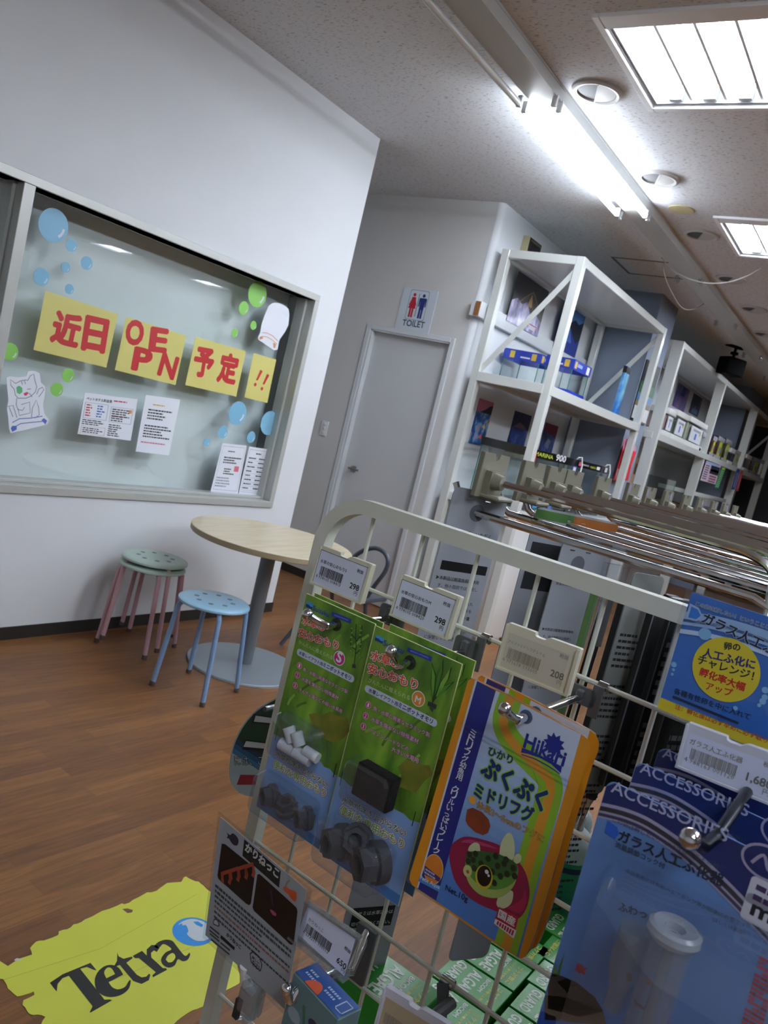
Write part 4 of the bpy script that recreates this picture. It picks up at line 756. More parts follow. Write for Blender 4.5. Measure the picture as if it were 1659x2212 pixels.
# tall packs hanging on the lower arms
mat('pack_grey', '#8f939b', .5, var=.02); mat('pack_pale', '#7f8280', .45); mat('pack_lav', '#7d7d92', .5); TXT = P('#26282c')
def tall_pack(q, X, wd, zt_, zb, style, label, deg=-30, dz=0):
    p = onx(q, X); t = thing('tool_pack', label, 'pack', (p.x, p.y, zt_), deg, 'tall hanging tool packs'); h = zt_ - zb; hw = wd / 2; b = B()
    m = {'card': 'pack_grey', 'pale': 'pack_pale', 'lav': 'pack_lav', 'black': 'black', 'dark': 'dark', 'wide': 'pack_grey', 'clear': 'pack_pale'}[style]
    if style in ('card', 'wide'):
        b.prism(rrect(-hw, hw, -h, 0, .01), -.0015, 0, m); b.ink(circ((.0, -.028), .011, 18), 3, P('#5b5f66'), -.0015)
        for s in (-.014, .012): b.rect(s - .004, s + .004, -.012, -.0105, 3, 'chrome', -.0015)
        if style == 'card':
            b.text('安全にお使いいただく', (-hw * .8, -.058), (hw * .72, -.058), 3, TXT, .01, 1, -.0015)
            if style == 'card' and wd > .075: b.rect(-hw * .8, hw * .9, -.106, -.094, 3, 'black', -.0015)
            for i, (s_, e) in enumerate((('▶本製品は観賞魚飼育専用', .98), ('す。他の目的では使用し', .92), ('でください。', .5), ('▶セット時、魚の出し入れ', .98), ('様、掃除など水中に手を', .92), ('出る時は必ずすべての電', .92), ('使ってください。', .62), ('▶小さなお子様の手の届か', .98), ('に保管してください。', .8), )):
                z_ = -.119 - i * .0098; b.text(s_, (-hw * (.85 if s_[0] == '▶' else .74), z_), (-hw * (.85 if s_[0] == '▶' else .74) + wd * .80 * e, z_), 3, TXT, .008, 1, -.0015, res=1)
            if h < .8: b.build('backing_card', t); return t
            b.rect(-hw * .75, hw * .8, -h * .665 - .03, -h * .665, 3, 'black', -.0015); b.text('ハサミは水草以外は', (-hw * .7, -h * .665 - .012), (hw * .75, -h * .665 - .012), 5, P('#c9ccd0'), .01, 1, -.0015); b.text('切らないでください。', (-hw * .7, -h * .665 - .027), (hw * .75, -h * .665 - .027), 5, P('#c9ccd0'), .01, 1, -.0015)
            b.rect(-hw * .2, hw * .75, -h * .82, -h * .79, 3, 'black', -.0015); b.greek(-hw * .8, hw * .8, -h * .97, -h * .83, 8, 3, P('#6a6e74'), -.0015, 5); b.greek(-hw * .6, hw * .6, -h * .77, -h * .71, 3, 3, P('#6a6e74'), -.0015, 6)
        else:
            b.rect(-hw, -hw * .1, -.016, -.003, 3, P('#3f6a2e'), -.0015); b.rect(-hw * .1, hw, -.016, -.003, 3, P('#9a5a1e'), -.0015); b.rect(-hw * .9, hw * .2, -.12, -.05, 3, P('#1d2024'), -.0015); b.rect(hw * .78, hw, -h, -.1, 3, P('#4a6a34'), -.0015); b.rect(hw * .6, hw * .72, -.2, -.1, 3, P('#2f3f8e'), -.0015)
    elif style in ('pale', 'lav'):
        b.prism(rrect(-hw, hw, -h, 0, .006), -.0015, 0, m)
        for i in range(6): b.greek(-hw * .8, hw * .8, -.115 - i * .062, -.07 - i * .062, 6, 3, TXT, -.0015, 3 + i + int(wd * 1000), .42)
    elif style in ('black', 'dark'):
        b.box(-hw, hw, -.012, .0, -h, -.02, m, .004); b.box(-hw, -hw + .0015, -.0128, -.012, -h, -.03, P('#5b6066'))
        if style == 'dark':
            for i in range(4): b.greek(-hw * .7, hw * .7, -.14 - i * .1, -.07 - i * .1, 6, 6, P('#70757c'), -.012, 9 + i)
    elif style == 'clear':
        b.box(-hw, hw, -.008, 0, -h, 0, 'film'); b.tube([(-.006, -.004, -.06), (-.012, -.004, -.3), (-.004, -.004, -h + .05)], .0022, 'black', 6); b.tube([(.006, -.004, -.06), (.0, -.004, -.3), (-.002, -.004, -h + .05)], .0022, 'black', 6); b.box(-.008, .008, -.007, -.001, -.1, -.04, 'chrome')
    b.build('backing_card' if style not in ('black', 'dark') else 'tube', t); return t
ZB = (.765, 1.075)
tall_pack((1029, 1108), .905, .082, 1.385, .52, 'card', 'tall grey warning card on the first chrome hook, left of the others')
tall_pack((1254, 1190), .985, .064, 1.352, ZB[0], 'card', 'tall grey warning card just behind the rack rail, second one')
tall_pack((1240, 1150), 1.13, .155, 1.375, .90, 'wide', 'wide grey card with a green and orange top band')
tall_pack((1152, 1330), 1.32, .075, 1.345, .88, 'pale', 'tall pale pack with rows of print, left of the tweezer pack')
tall_pack((1206, 1340), 1.12, .06, 1.335, .90, 'pale', 'tall pale pack with rows of print, middle one behind the wires')
tall_pack((1250, 1340), 1.22, .05, 1.335, .92, 'lav', 'tall lavender tinted pack behind the wires')
tall_pack((1276, 1400), .93, .034, 1.345, .98, 'clear', 'clear tweezer pack with thin black legs behind the wires')
for x_, X_, w_, s_, nm in ((1303, .92, .014, 'black', 'slim black tube pack left of the white warning panel'), (1346, .93, .048, 'pale', 'tall pale warning panel between two black tubes'), (1376, .93, .022, 'black', 'black tube pack right of the white warning panel'), (1400, .98, .022, 'black', 'thin black tube pack, second right of the warning panel'),
                           (1430, .98, .046, 'dark', 'tall dark printed pack beside the blue egg poster'), (1462, .93, .022, 'black', 'black tube pack partly behind the blue egg poster'), (1490, .97, .05, 'dark', 'dark pack mostly hidden by the blue egg poster')):
    tall_pack((x_, 1435), X_, w_, 1.345, ZB[1] + (.02 if s_ == 'black' else 0), s_, nm)
# scissors tips hanging low
t = thing('aquarium_scissors', 'long steel scissors tip hanging above the white bottle caps', 'scissors', onx((1285, 1690), .96))
B().tube([(0, 0, .12), (.0, 0, -.02)], .007, 'black', 8).build('handle', t); B().tube([(0, 0, -.01), (.0, .004, -.075)], [.005, .0012], 'steel', 6).build('blade', t); B().tube([(0, .005, -.01), (.003, .012, -.075)], [.005, .0012], 'steel', 6).build('blade', t)
b = B(); b.tube([(0, 0, .05), (0, 0, .02), (-.004, .004, 0), (-.006, .006, -.025)], [.010, .012, .006, .001], mat('tan', '#9a7f6c', .5), 8); b.build('tool_tip', loc=onx((1300, 1700), 1.02), label='tan wedge tool tip beside the scissors tip', cat='tool')

# bottles and green boxes on the lower shelf
gb = mat('label_green', '#1f8a63', .45, var=.03); wb = mat('bottle_white', '#bcc9cc', .4, coat=.2); rb_ = mat('label_red', '#7d1f2c', .5)
def bottle(p, r, hgt, label, full=True):
    t = thing('bottle', label, 'bottle', p, 0, 'bottles on the lower gondola shelf')
    B().lathe([(r, 0), (r, .02), (r, hgt * .72), (r * .98, hgt * .76), (r * .80, hgt * .82), (r * .48, hgt * .87), (r * .44, hgt * .9)], wb, n=28).build('body', t)
    if full:
        b = B(); b.lathe([(r + .0005, hgt * .06), (r + .0005, hgt * .16), (r + .0005, hgt * .66)], gb, n=36, mats=[rb_, gb]); o = b.build('label_sheet', t)
        a0 = math.atan2(-p[1], -p[0]); bb = B(); nb = P('#10234a')
        ring = lambda z0_, z1_, da, mm, dr: bb.add([((r + dr) * math.cos(a0 + a), (r + dr) * math.sin(a0 + a), z) for z in (z0_, z1_) for a in [da[0] + (da[1] - da[0]) * i / 10 for i in range(11)]], [(i, i + 1, i + 12, i + 11) for i in range(10)], mm)
        ring(hgt * .58, hgt * .625, (-.6, 1.0), nb, .0009); ring(hgt * .37, hgt * .372, (-.6, 1.0), P('#0c4a36'), .0009); ring(hgt * .2, hgt * .58, (.98, 1.0), P('#0c4a36'), .0009)
        bb.build('print', t)
    B().lathe([(r * .46, hgt * .885), (r * .47, hgt * .89), (r * .47, hgt * .985), (r * .42, hgt), (r * .36, hgt * .992), (0, hgt * .99)], 'white_plastic', n=24).build('cap', t)
bottle((1.67, .425, .462), .062, .27, 'large white bottle with green label behind the fish food pouch')
bottle((1.82, .46, .462), .045, .25, 'white bottle just behind the large green labelled one', False); bottle((1.80, .33, .462), .045, .27, 'white capped bottle to the right of the green labelled one', False)
bx_g = mat('box_green', '#2a8f30', .3, spec=.35, coat=.08); bx_d = mat('box_green_dark', '#1f6a2a', .4, coat=.3); YW = P('#b9c22a', .4); WT = P('#dfe8df', .4)
def algae_box(x, y, z, flip, label, tall=.085):
    """flat box, lettering on top reads along +x; flip turns it half round"""
    t = thing('algae_guard_box', label, 'box', (x, y, z), 180 if flip else 0, 'green boxes on the lower gondola shelf'); hx, hy = .041, .058
    b = B(); b.box(-hx, hx, -hy, hy, 0, tall, bx_g, .0012, 1); b.build('carton', t)
    b = B(); z_ = tall + .0004
    tx = lambda s, x0, x1, y_, m_, hs: b.text(s, (x0, y_), (x1, y_), 0, m_, .03, hs, flat=z_)
    tx('ALGAE', -.033, .033, -.016, WT, 1.35); tx('GUARD', -.033, .033, -.045, WT, 1.3); tx('BICOM', -.033, .008, .012, WT, .75); tx('コケ対策に', -.03, .034, .036, YW, .8); tx('コケの養分を除去', -.03, .034, .025, YW, .7); b.build('print', t)
bl = 'green algae guard box '
z0 = .462
algae_box(1.335, .40, z0, True, bl + 'lying below the pouch, farther of the two visible pairs'); algae_box(1.249, .40, z0, True, bl + 'lying below the pouch, nearer one with glare'); algae_box(1.421, .40, z0, True, bl + 'half hidden right under the pouch')
algae_box(1.47, .30, z0, False, bl + 'upright reading, right of the pouch corner'); algae_box(1.555, .335, z0, True, bl + 'farthest one below the green labelled bottle'); algae_box(1.384, .282, z0, True, bl + 'right of the pouch corner, under the egg pack edge')
algae_box(1.298, .275, z0, True, bl + 'between the front pair and the egg pack'); algae_box(1.212, .275, z0, True, bl + 'nearest in the right column, cut by the bottom edge')
algae_box(1.163, .40, z0, True, bl + 'front of the left column, lower one'); 
algae_box(.918, .402, z0, True, bl + 'on the shelf under the closest box stack', .128); algae_box(.918, .402, z0 + .1285, True, bl + 'largest looking one on top of the stack, white glare on it', .128)

# ================================================================ WIRE RACK AT THE GONDOLA END
def ring(b, out, inn, y0, y1, m):
    n = len(out); vs = [(p[0], y, p[1]) for y in (y0, y1) for p in out] + [(p[0], y, p[1]) for y in (y0, y1) for p in inn]
    fs = []
    for i in range(n - 1):
        j = i + 1; fs += [(i, j, n + j, n + i), (2 * n + i, 3 * n + i, 3 * n + j, 2 * n + j), (i, 2 * n + i, 2 * n + j, j), (n + i, n + j, 3 * n + j, 3 * n + i)]
    fs += [(0, n, 3 * n, 2 * n), (n - 1, 3 * n - 1, 4 * n - 1, 2 * n - 1)]
    b.add(vs, fs, m)
def arch(x0, x1, z0, z1, r, n=10):
    p = [(x0, z0)] + [(x0 + r - r * math.cos(rad(90 * i / n)), z1 - r + r * math.sin(rad(90 * i / n))) for i in range(n + 1)]
    return p + [(x1 - r + r * math.sin(rad(90 * i / n)), z1 - r + r * math.cos(rad(90 * i / n))) for i in range(n + 1)] + [(x1, z0)]
fr = rack(.60, None, -.19, 0); root = frthing('wire_rack', 'cream wire mesh rack standing in the foreground, packs hung on it', 'display rack', fr)
U = lambda u: u + .19
b = B(); ring(b, arch(U(-.4995), U(.12), .012, 1.3675, .056), arch(U(-.4855), U(.106), .012, 1.3535, .042), 0, .014, 'rack_cream'); b.build('frame', root)
b = B()
for i in range(10): u = U(-.4405 + .0588 * i); b.tube([(u, .0085, .06), (u, .0085, 1.354)], .0021, 'rack_cream', 7)
for j in range(21): z = 1.2875 - .0587 * j; b.tube([(U(-.486), .0045, z), (U(.106), .0045, z)], .0021, 'rack_cream', 7)
b.build('wire_mesh', root)
b = B()
for u in (-.4925, .113): b.box(U(u) - .012, U(u) + .012, -.2, .22, 0, .014, 'rack_cream', .004)
b.build('foot', root)

kb = Z(560, 1250, 3.0714); ka = Z(640, 1060, 3.95); kc = Z(880, 1440, 3.457); kd = Z(400, 1480, 4.608); ke = Z(400, 1732, 4.608); kf = Z(700, 1812, 5.53)
kh = Z(1300, 1560, 4.607); ki = Z(1159, 1732, 3.318); kj = Z(1000, 1060, 2.5175); kp = Z(1440, 1240, 5.53); kq = Z(660, 1150, 7.541); k4 = Z(400, 1960, 4.1475)

def hook(hole, D, tip, label, D0=.598):
    """peg hook on the mesh: grey bracket on the wire, chrome prong through the pack, up-turned ball end"""
    fr = rack(D, hole); t = frthing('peg_hook', label, 'hook', fr, 'chrome peg hooks on the wire rack'); yb = D0 - D
    tx, tz = fr.px(tip, -.026); zw = 1.2875 - fr.o.z
    if abs(zw) > .1: zw = min((1.2875 - .0587 * j - fr.o.z for j in range(20)), key=lambda q: abs(q - .045))
    b = B(); b.prism(rrect(-.012, .012, -.006, zw - .004, .004), yb - .003, yb, 'grey_plastic'); b.box(-.003, .003, yb - .008, yb - .002, -.004, zw - .006, 'grey_plastic', .001, 1)
    b.prism([(.008, -.012), (.016, -.012), (.016, zw + .001), (.008, zw + .001)], yb - .003, yb - .0005, 'grey_plastic'); b.build('bracket', t)
    b = B(); b.tube([(.009, yb + .004, zw), (.017, yb + .004, zw)], .0042, 'steel', 12); b.build('clip', t)
    b = B(); pth = spline([(0, yb, 0), (0, -.004, 0), (0, -.011, 0), (tx * .45, -.018, tz * .30), (tx, -.026, tz)], 6); b.tube(pth, .0031, 'chrome', 12)
    b.lathe([(.0046 * math.cos(rad(a)), .0046 * math.sin(rad(a))) for a in range(-90, 91, 15)], 'chrome', (tx, -.026, tz), 16); b.build('prong', t); return t

def price_tag(D, f, TL, TR, BL, title, code, price, label, m='ivory_plastic', pm='label_white', faded=0., inset=0):
    fr = rack(D, f(*TL)); a = fr.px(f(*TR)); c = fr.px(f(*BL)); t = frthing('price_tag', label, 'price tag', fr, 'price tags on the wire rack')
    g = lambda u, v: (u * a[0] + v * c[0], u * a[1] + v * c[1]); b = B()
    out = [(0, .03), (.02, 0), (.39, 0), (.40, .065), (.43, .085), (.53, .085), (.575, .02), (.60, .005), (.985, 0), (1, .02), (1, .985), (.98, 1), (.02, 1), (0, .98)]
    b.prism([g(*q) for q in out], 0, .005, m); b.prism([g(*q) for q in ((0, .955), (1, .955), (1, 1.0), (0, 1.0))], -.0022, 0, m)
    for u0, u1 in ((0, .022), (.955, 1)): b.prism([g(*q) for q in ((u0, .03), (u1, .03), (u1, .99), (u0, .99))], -.0018, 0, m)
    b.build('holder', t)
    ink = P('#15161a') if not faded else P('#8b877c'); b = B(); u0, u1, v0, v1 = (.03, .945, .115, .952) if not inset else (.05, .88, .19, .93)
    if not inset: b.ink([g(u0 - .008, v0 - .012), g(u1 + .006, v0 - .012), g(u1 + .006, v1), g(u0 - .008, v1)], 1, 'black')
    b.ink([g(u0, v0), g(u1, v0), g(u1, v1), g(u0, v1)], 2, pm)
    if title: b.text(title, g(.07, .42), g(.585, .42), 4, ink, .008, 1)
    b.text('税抜', g(.765, .31), g(.885, .31), 4, ink, .01, .95)
    rn = random.Random(len(title) + len(label)); u = .105
    while u < .55:
        w_ = rn.choice((.004, .004, .008, .012)); b.ink([g(u, .49), g(u + w_, .49), g(u + w_, .72), g(u, .72)], 4, ink); u += w_ + rn.choice((.004, .004, .008))
    if not code: b.build('label_card', t); return t
    b.text(code, g(.06, .81), g(.55, .81), 4, ink, 0, 1, res=1); pt = P('#15161a') if not faded else P('#6e6b63')
    b.text(price, g(.715 - .03 * max(0, len(price) - 3), .735), g(.885, .735), 4, pt, .022, 1); b.text('円', g(.82, .865), g(.88, .865), 4, ink, 0, 1); b.build('label_card', t); return t
mat('label_white', '#cfd5ea', .6); mat('label_old', '#bfbdb2', .6)
price_tag(.572, kq, (260, 205), (1100, 530), (85, 820), '水草の安心おもりS', '4 974105 008413', '298', 'price tag reading 298 at the left, above the smaller green pack')
price_tag(.572, ka, (905, 712), (1410, 910), (800, 1060), '水草の安心おもりM', '4 974105 008420', '298', 'price tag reading 298 above the larger green pack')
price_tag(.572, kj, (245, 715), (645, 862), (178, 960), 'プクプクミドリフグ１０ｇ', '4 971618 193605', '208', 'faded beige price tag reading 208 above the fish food pouch', 'ivory_plastic', 'label_old', 1, 1)
mat('tag_white', '#c9cbd6', .4)
price_tag(.488, kh, (850, 0), (1905, 390), (735, 440), 'ガラス人工ふ化器', '4 988163 001120', '1,680', 'white price tag at the right edge above the egg incubator packs', 'tag_white', 'label_white', .6, 1)
mat('label_tan', '#b3a486', .6)
price_tag(.505, kf, (730, 1760), (1500, 2230), (590, 2290), '', '', '', 'tan price tag cut off by the bottom edge', 'tag_white', 'label_tan', 1, 1)

# ---------------------------------------------------------------- sinker packs (small S, large M)
gm = noisy('pack_leaf', 26, [(.28, '#33531a'), (.45, '#4f7a22'), (.58, '#6d9a2e'), (.72, '#86b03a')], (1.2, 1, .45), .38, coat=.35, distort=1.0)
lb = mat('pack_sky', '#7ea3d6', .38, var=.08, scale=24, coat=.35); deepb = mat('pack_deep', '#3f76b8', .38, coat=.35); olive = noisy('pack_olive', 40, [(.3, '#566a1e'), (.55, '#7d7c2a'), (.7, '#63862a')], rough=.4, coat=.3)
mat('card_edge', '#c9cf9a', .6); nutm = mat('ceramic_dark', '#3a3b42', .75, var=.12, scale=300, bump=.3, bscale=900); stickm = mat('ceramic_white', '#d3d6da', .8); sponge = mat('sponge', '#0d0b0c', .95, bump=1., bscale=700, var=.4, scale=600)
WHT, DKO, ORG, PNK, MAG = P('#dfe3e6'), P('#2a2320'), P('#d9562a'), P('#d59ac8'), P('#c52a86')
NVY = P('#161c4a'); DG = P('#1f6a3a'); LG = P('#7d9a3a'); MGN = P('#b03a6e')
def nut(b, c, r, h, ax, m, y0=0):
    """hex collar nut with a hole; c local centre, ax direction of its hole"""
    ax = V(ax).normalized(); q = V((0, 0, 1)).rotation_difference(ax); hx = [(r * .80 * math.cos(i * PI / 3), r * .80 * math.sin(i * PI / 3)) for i in range(6)]; bb = B()
    n = 24; hexr = lambda a, R_: R_ * .74 / max(math.cos((a % (PI / 3)) - PI / 6), .01)
    loops = [[(.46 * r, -h * .6)] * n, [(.46 * r, h)] * n, None, None, [(r * .98, h * .05)] * n, [(r, -h * .1)] * n, [(r * .96, -h * .6)] * n]
    loops[2] = [(hexr(2 * PI * i / n, r * .94), h) for i in range(n)]; loops[3] = [(hexr(2 * PI * i / n, r), h * .12) for i in range(n)]
    vs = [((R_ * math.cos(2 * PI * i / n), R_ * math.sin(2 * PI * i / n), z)) for lp in loops for i, (R_, z) in enumerate(lp)]
    fs = [(l * n + i, l * n + (i + 1) % n, (l + 1) * n + (i + 1) % n, (l + 1) * n + i) for l in range(6) for i in range(n)]
    bb.add(vs, fs, m); bb.add([(.47 * r * math.cos(2 * PI * i / n), .47 * r * math.sin(2 * PI * i / n), -h * .1) for i in range(n)], [tuple(range(n))], 'black'); bb.map(lambda v: q @ v + V(c)); b.add(bb.v, bb.f, m)  # inner disc closes the hole, put in as the shade inside it
def dome(b, pts, depth, m, inset=.2, fl=.004):
    """vacuum-formed shell over the outline pts"""
    n = len(pts); cx_ = sum(p[0] for p in pts) / n; cz_ = sum(p[1] for p in pts) / n; sc = lambda p, s_: (cx_ + (p[0] - cx_) * s_, cz_ + (p[1] - cz_) * s_)
    L_ = [(1.0, -.0008), (.99, -.002), (.965, -depth * .55), (.92, -depth * .88), (.83, -depth), (.3, -depth * 1.03)]
    vs = [(*(lambda q: (q[0], y, q[1]))(sc(p, s_)),) for s_, y in L_ for p in pts]
    fs = [(l * n + i, l * n + (i + 1) % n, (l + 1) * n + (i + 1) % n, (l + 1) * n + i) for l in range(len(L_) - 1) for i in range(n)] + [tuple(range((len(L_) - 1) * n, len(L_) * n))]
    b.add(vs, fs, m)
def sinker(d):
    fr = rack(d['D'], d['hole']); t = frthing('sinker_pack', d['label'], 'blister pack', fr, 'green plant sinker packs'); q = lambda *p: fr.px(kb(*p)); ql = lambda pts: [q(*p) for p in pts]
    tl, tr, bl, br = (q(*p) for p in d['corners']); x0 = (tl[0] + bl[0]) / 2; x1 = (tr[0] + br[0]) / 2; z1 = (tl[1] + tr[1]) / 2; z0 = (bl[1] + br[1]) / 2; sx = x1 - x0
    b = B(); b.box(x0, x1, 0, .0009, z0, z1, 'card_edge'); b.rect(x0 + .0004, x1 - .0004, z0 + .0004, z1 - .0004, 1, gm)
    blue = [(max(x0 + .0004, min(x1 - .0004, p[0])), p[1]) for p in ql(d['edge'])]; b.ink(blue + [(x1 - .0004, z0 + .0004), (x0 + .0004, z0 + .0004)], 2, lb)
    b.rect(x0 + .0004, x1 - .0004, z0 + .0004, z0 + (z1 - z0) * .045, 3, deepb)
    b.ink(ql(d['leaf']), 3, olive)
    for i in range(9):
        rn = random.Random(i + int(sx * 9e4)); px_ = x0 + sx * rn.uniform(.05, .9); pz = z1 - (z1 - z0) * rn.uniform(.02, .55); a = rn.uniform(.6, 1.2); l_ = rn.uniform(.012, .03)
        p2 = (min(x1 - .001, px_ + l_ * math.cos(a)), min(z1 - .001, pz + l_ * math.sin(a))); b.ink(stroke([(px_, pz), ((px_ + p2[0]) / 2 - .001, (pz + p2[1]) / 2), p2], .0022), 2.5, P(['#74a236', '#4a7420', '#7fae3e'][i % 3], .4, 1))
    # logo, name, blue bar
    (lx0, lz1), (lx1, lz0) = q(*d['logo'][0]), q(*d['logo'][1]); b.rect(lx0, lx1, lz0, lz1, 4, P('#3f9ad8')); h = lz1 - lz0; ww = lx1 - lx0
    b.ink([(lx0, lz0), (lx1, lz0), (lx1, lz0 + h * .45), (lx0 + ww * .7, lz0 + h * .36), (lx0 + ww * .4, lz0 + h * .55), (lx0 + ww * .2, lz0 + h * .5), (lx0, lz0 + h * .6)], 5, P('#1c2f86')); b.text('Suisaku', q(*d['name'][0]), q(*d['name'][1]), 4, P('#1f3a9e'), .02, .95)
    b.ink(ql(d['bar']), 4, P('#26349a')); c = ql(d['bar']); b.text('観賞魚用水草育成用品', (c[3][0] + .003, c[3][1] + .0012), (c[2][0] - .003, c[2][1] + .0012), 5, P('#9aa6d8'), .0, .8, res=1)
    for s_, (p0, p1) in zip(('水草の', '安心おもり'), d['title']):
        for bo, mm, ly in ((.13, DKO, 4), (.09, WHT, 5), (.03, ORG, 6)): b.text(s_, q(*p0), q(*p1), ly, mm, bo, .86)
    b.text('かんたんに植えられる', q(*d['easy'][0]), q(*d['easy'][1]), 4, P('#c6d8a0'), .0, 1)
    c = q(*d['size'][0]); R_ = abs(q(d['size'][0][0], d['size'][0][1] - d['size'][1])[1] - c[1]); b.ink(circ(c, R_ * 1.12), 4, WHT); b.ink(circ(c, R_), 5, MAG if d['s'] == 'S' else P('#d98a2e')); b.text(d['s'], (c[0] - R_ * .45, c[1] - R_ * .6), (c[0] + R_ * .45, c[1] - R_ * .6), 6, WHT, .03, .95)
    pz = ql(d['pill']); zl, zh = (pz[2][1] + pz[3][1]) / 2, (pz[0][1] + pz[1][1]) / 2; b.rect((pz[0][0] + pz[3][0]) / 2, (pz[1][0] + pz[2][0]) / 2, zl, zh, 4, P('#c3cfe4'), r=(zh - zl) * .48)
    c0 = q(*d['ptext'][0]); c1 = q(*d['ptext'][1]); zb = zl + (zh - zl) * .2; xm = c0[0] + (c1[0] - c0[0]) * .47; b.text('水草レイアウト用', (c0[0], zb), (xm, zb), 5, NVY, .02, 1); b.text('ミニポットオモリ', (xm + .0008, zb), (c1[0], zb), 5, NVY, .03, 1.05)
    for i, (c, tx_) in enumerate(zip(d['bul'], d['lines'])):
        c = q(*c); b.ink(circ(c, R_ * .52), 4, PNK); b.ink(circ(c, R_ * .42), 5, MGN); b.text(str(i + 1), (c[0] - R_ * .12, c[1] - R_ * .28), (c[0] + R_ * .14, c[1] - R_ * .28), 6, WHT, .01, 1, top=R_ * .56)
        for s_, p0, p1 in tx_:
            p0, p1 = q(*p0), q(*p1)
            for bo, mm, ly in ((.07, P('#3f4a2a'), 4), (.0, PNK, 6)): b.text(s_, p0, p1, ly, mm, bo if ly < 5 else .02, 1.0, res=1)
    # drawn plant
    for pts in d['stem']: b.ink(stroke(ql(pts), .0009), 4, P('#1d3a12'))
    for pts, cc in d['leaves']: b.ink(ql(pts), 5, P('#1b3a10')); n_ = len(pts); mx_ = [sum(p[j] for p in pts) / n_ for j in (0, 1)]; b.ink(ql([(mx_[0] + (p[0] - mx_[0]) * .78, mx_[1] + (p[1] - mx_[1]) * .86) for p in pts]), 6, P(cc))
    for pts in d['pot']: b.ink(ql(pts), 6, P('#2c3a3e'))
    for s_, (p0, p1), mm in zip(('水草が浮き上がらない', '便利な専用おもり'), d['slogan'], (DG, LG)):
        for bo, m3, ly in ((.13, MGN, 4), (.085, WHT, 5), (.025, mm, 6)): b.text(s_, q(*p0), q(*p1), ly, m3, bo, 1.0)
    for p0, p1 in d['staple']: b.ink(stroke([q(*p0), q(*p1)], .0008), 7, 'dark')
    b.ink(circ((0, 0), .0055, 20), 8, P('#20281a')); b.build('backing_card', t)
    # contents and shells
    for (c, r, h, ax) in d['nuts']:
        dy_ = -.006 if d['s'] == 'S' else -.010; c = fr.px(kb(*c), dy_); bb = B(); nut(bb, (c[0], dy_, c[1]), r, h, ax, nutm); bb.build('nut', t)
    for p0, p1, r in d['sticks']:
        a, e = fr.px(kb(*p0), -.007), fr.px(kb(*p1), -.0055); B().tube([(a[0], -.0065, a[1]), (e[0], -.0052, e[1])], r, stickm, 20).build('ceramic_stick', t)
    if d['sponge']:
        c = [fr.px(kb(*p), -.013) for p in d['sponge']]; bb = B(); xa, xb, za, zc = min(p[0] for p in c), max(p[0] for p in c), min(p[1] for p in c), max(p[1] for p in c); bb.box(xa, xb, -.013, -.001, za, zc, sponge, .0015); bb.build('sponge', t)
    for pts, dep in d['domes']:
        bb = B(); c = ql(pts); xa, xb, za, zc = max(x0 + .001, min(p[0] for p in c)), min(x1 - .001, max(p[0] for p in c)), max(z0 + .003, min(p[1] for p in c)), max(p[1] for p in c); dome(bb, rrect(xa, xb, za, zc, .006, 6), dep, 'blister'); bb.build('blister', t)
    return t
sw = [((645, 300), (640, 380), (645, 450), (632, 570)), ((640, 400), (615, 370), (610, 320)), ((642, 420), (675, 380), (685, 310)), ((640, 470), (610, 450), (605, 400)), ((640, 500), (670, 470), (680, 400))]
lv = []
for i in range(15):
    y = 310 + i * 15; s_ = -1 if i % 2 else 1; x = 645 + s_ * 12 - (y - 300) * .03; dx = s_ * (26 + (i % 3) * 5)
    lv.append(([(x, y + 6), (x + dx * .5, y - 6), (x + dx, y + 2), (x + dx * .6, y + 12)], '#6f9a34'))
S_ = dict(D=.52, hole=(727, 1349), s='S', label='smaller green plant sinker pack, front one at the left post', corners=((305, 90), (766, 300), (-8, 1496), (398, 1826)),
    edge=[(75, 1018), (130, 1050), (165, 1050), (200, 1085), (260, 1110), (300, 1160), (360, 1185), (410, 1215), (430, 1248), (470, 1262), (500, 1300), (540, 1318)],
    leaf=[(330, 900), (380, 890), (430, 900), (470, 880), (520, 910), (590, 925), (600, 1010), (560, 1060), (500, 1090), (430, 1060), (380, 1040), (400, 990), (350, 960)],
    logo=((318, 148), (352, 205)), name=((355, 208), (460, 256)), bar=[(483, 218), (612, 268), (607, 298), (480, 247)], title=[((283, 300), (432, 352)), ((260, 382), (522, 474))], easy=((262, 432), (485, 540)), size=((532, 528), 46),
    pill=[(258, 455), (632, 650), (628, 697), (247, 503)], ptext=((264, 497), (607, 668)), bul=[(268, 577), (254, 640), (240, 708)],
    lines=[[('魚・水草に無害なセラミック製', (292, 612), (585, 765))], [('水草を傷めない特殊素材', (282, 675), (525, 807))], [('きんぎょ藻などの細い水草用', (265, 747), (548, 895))]],
    stem=sw, leaves=lv, pot=[[(620, 565), (642, 572), (640, 595), (618, 588)]], slogan=[((108, 1178), (450, 1388)), ((93, 1250), (438, 1452))], staple=[((125, 985), (108, 1072)), ((515, 1225), (493, 1318))],
    nuts=[((74, 1440), .0102, .0075, (-.45, -1, -.12)), ((180, 1512), .0102, .0075, (.0, -.45, .9)), ((305, 1590), .0102, .0075, (-.55, -1, -.1))],
    sticks=[((190, 985), (222, 1085), .0052), ((240, 1018), (268, 1110), .0052), ((140, 1092), (232, 1145), .0052), ((234, 1146), (340, 1212), .0052), ((300, 1140), (388, 1195), .0046)], sponge=None,
    domes=[([(150, 920), (440, 1010), (380, 1290), (110, 1150)], .015), ([(20, 1310), (420, 1480), (330, 1680), (-5, 1500)], .019)])
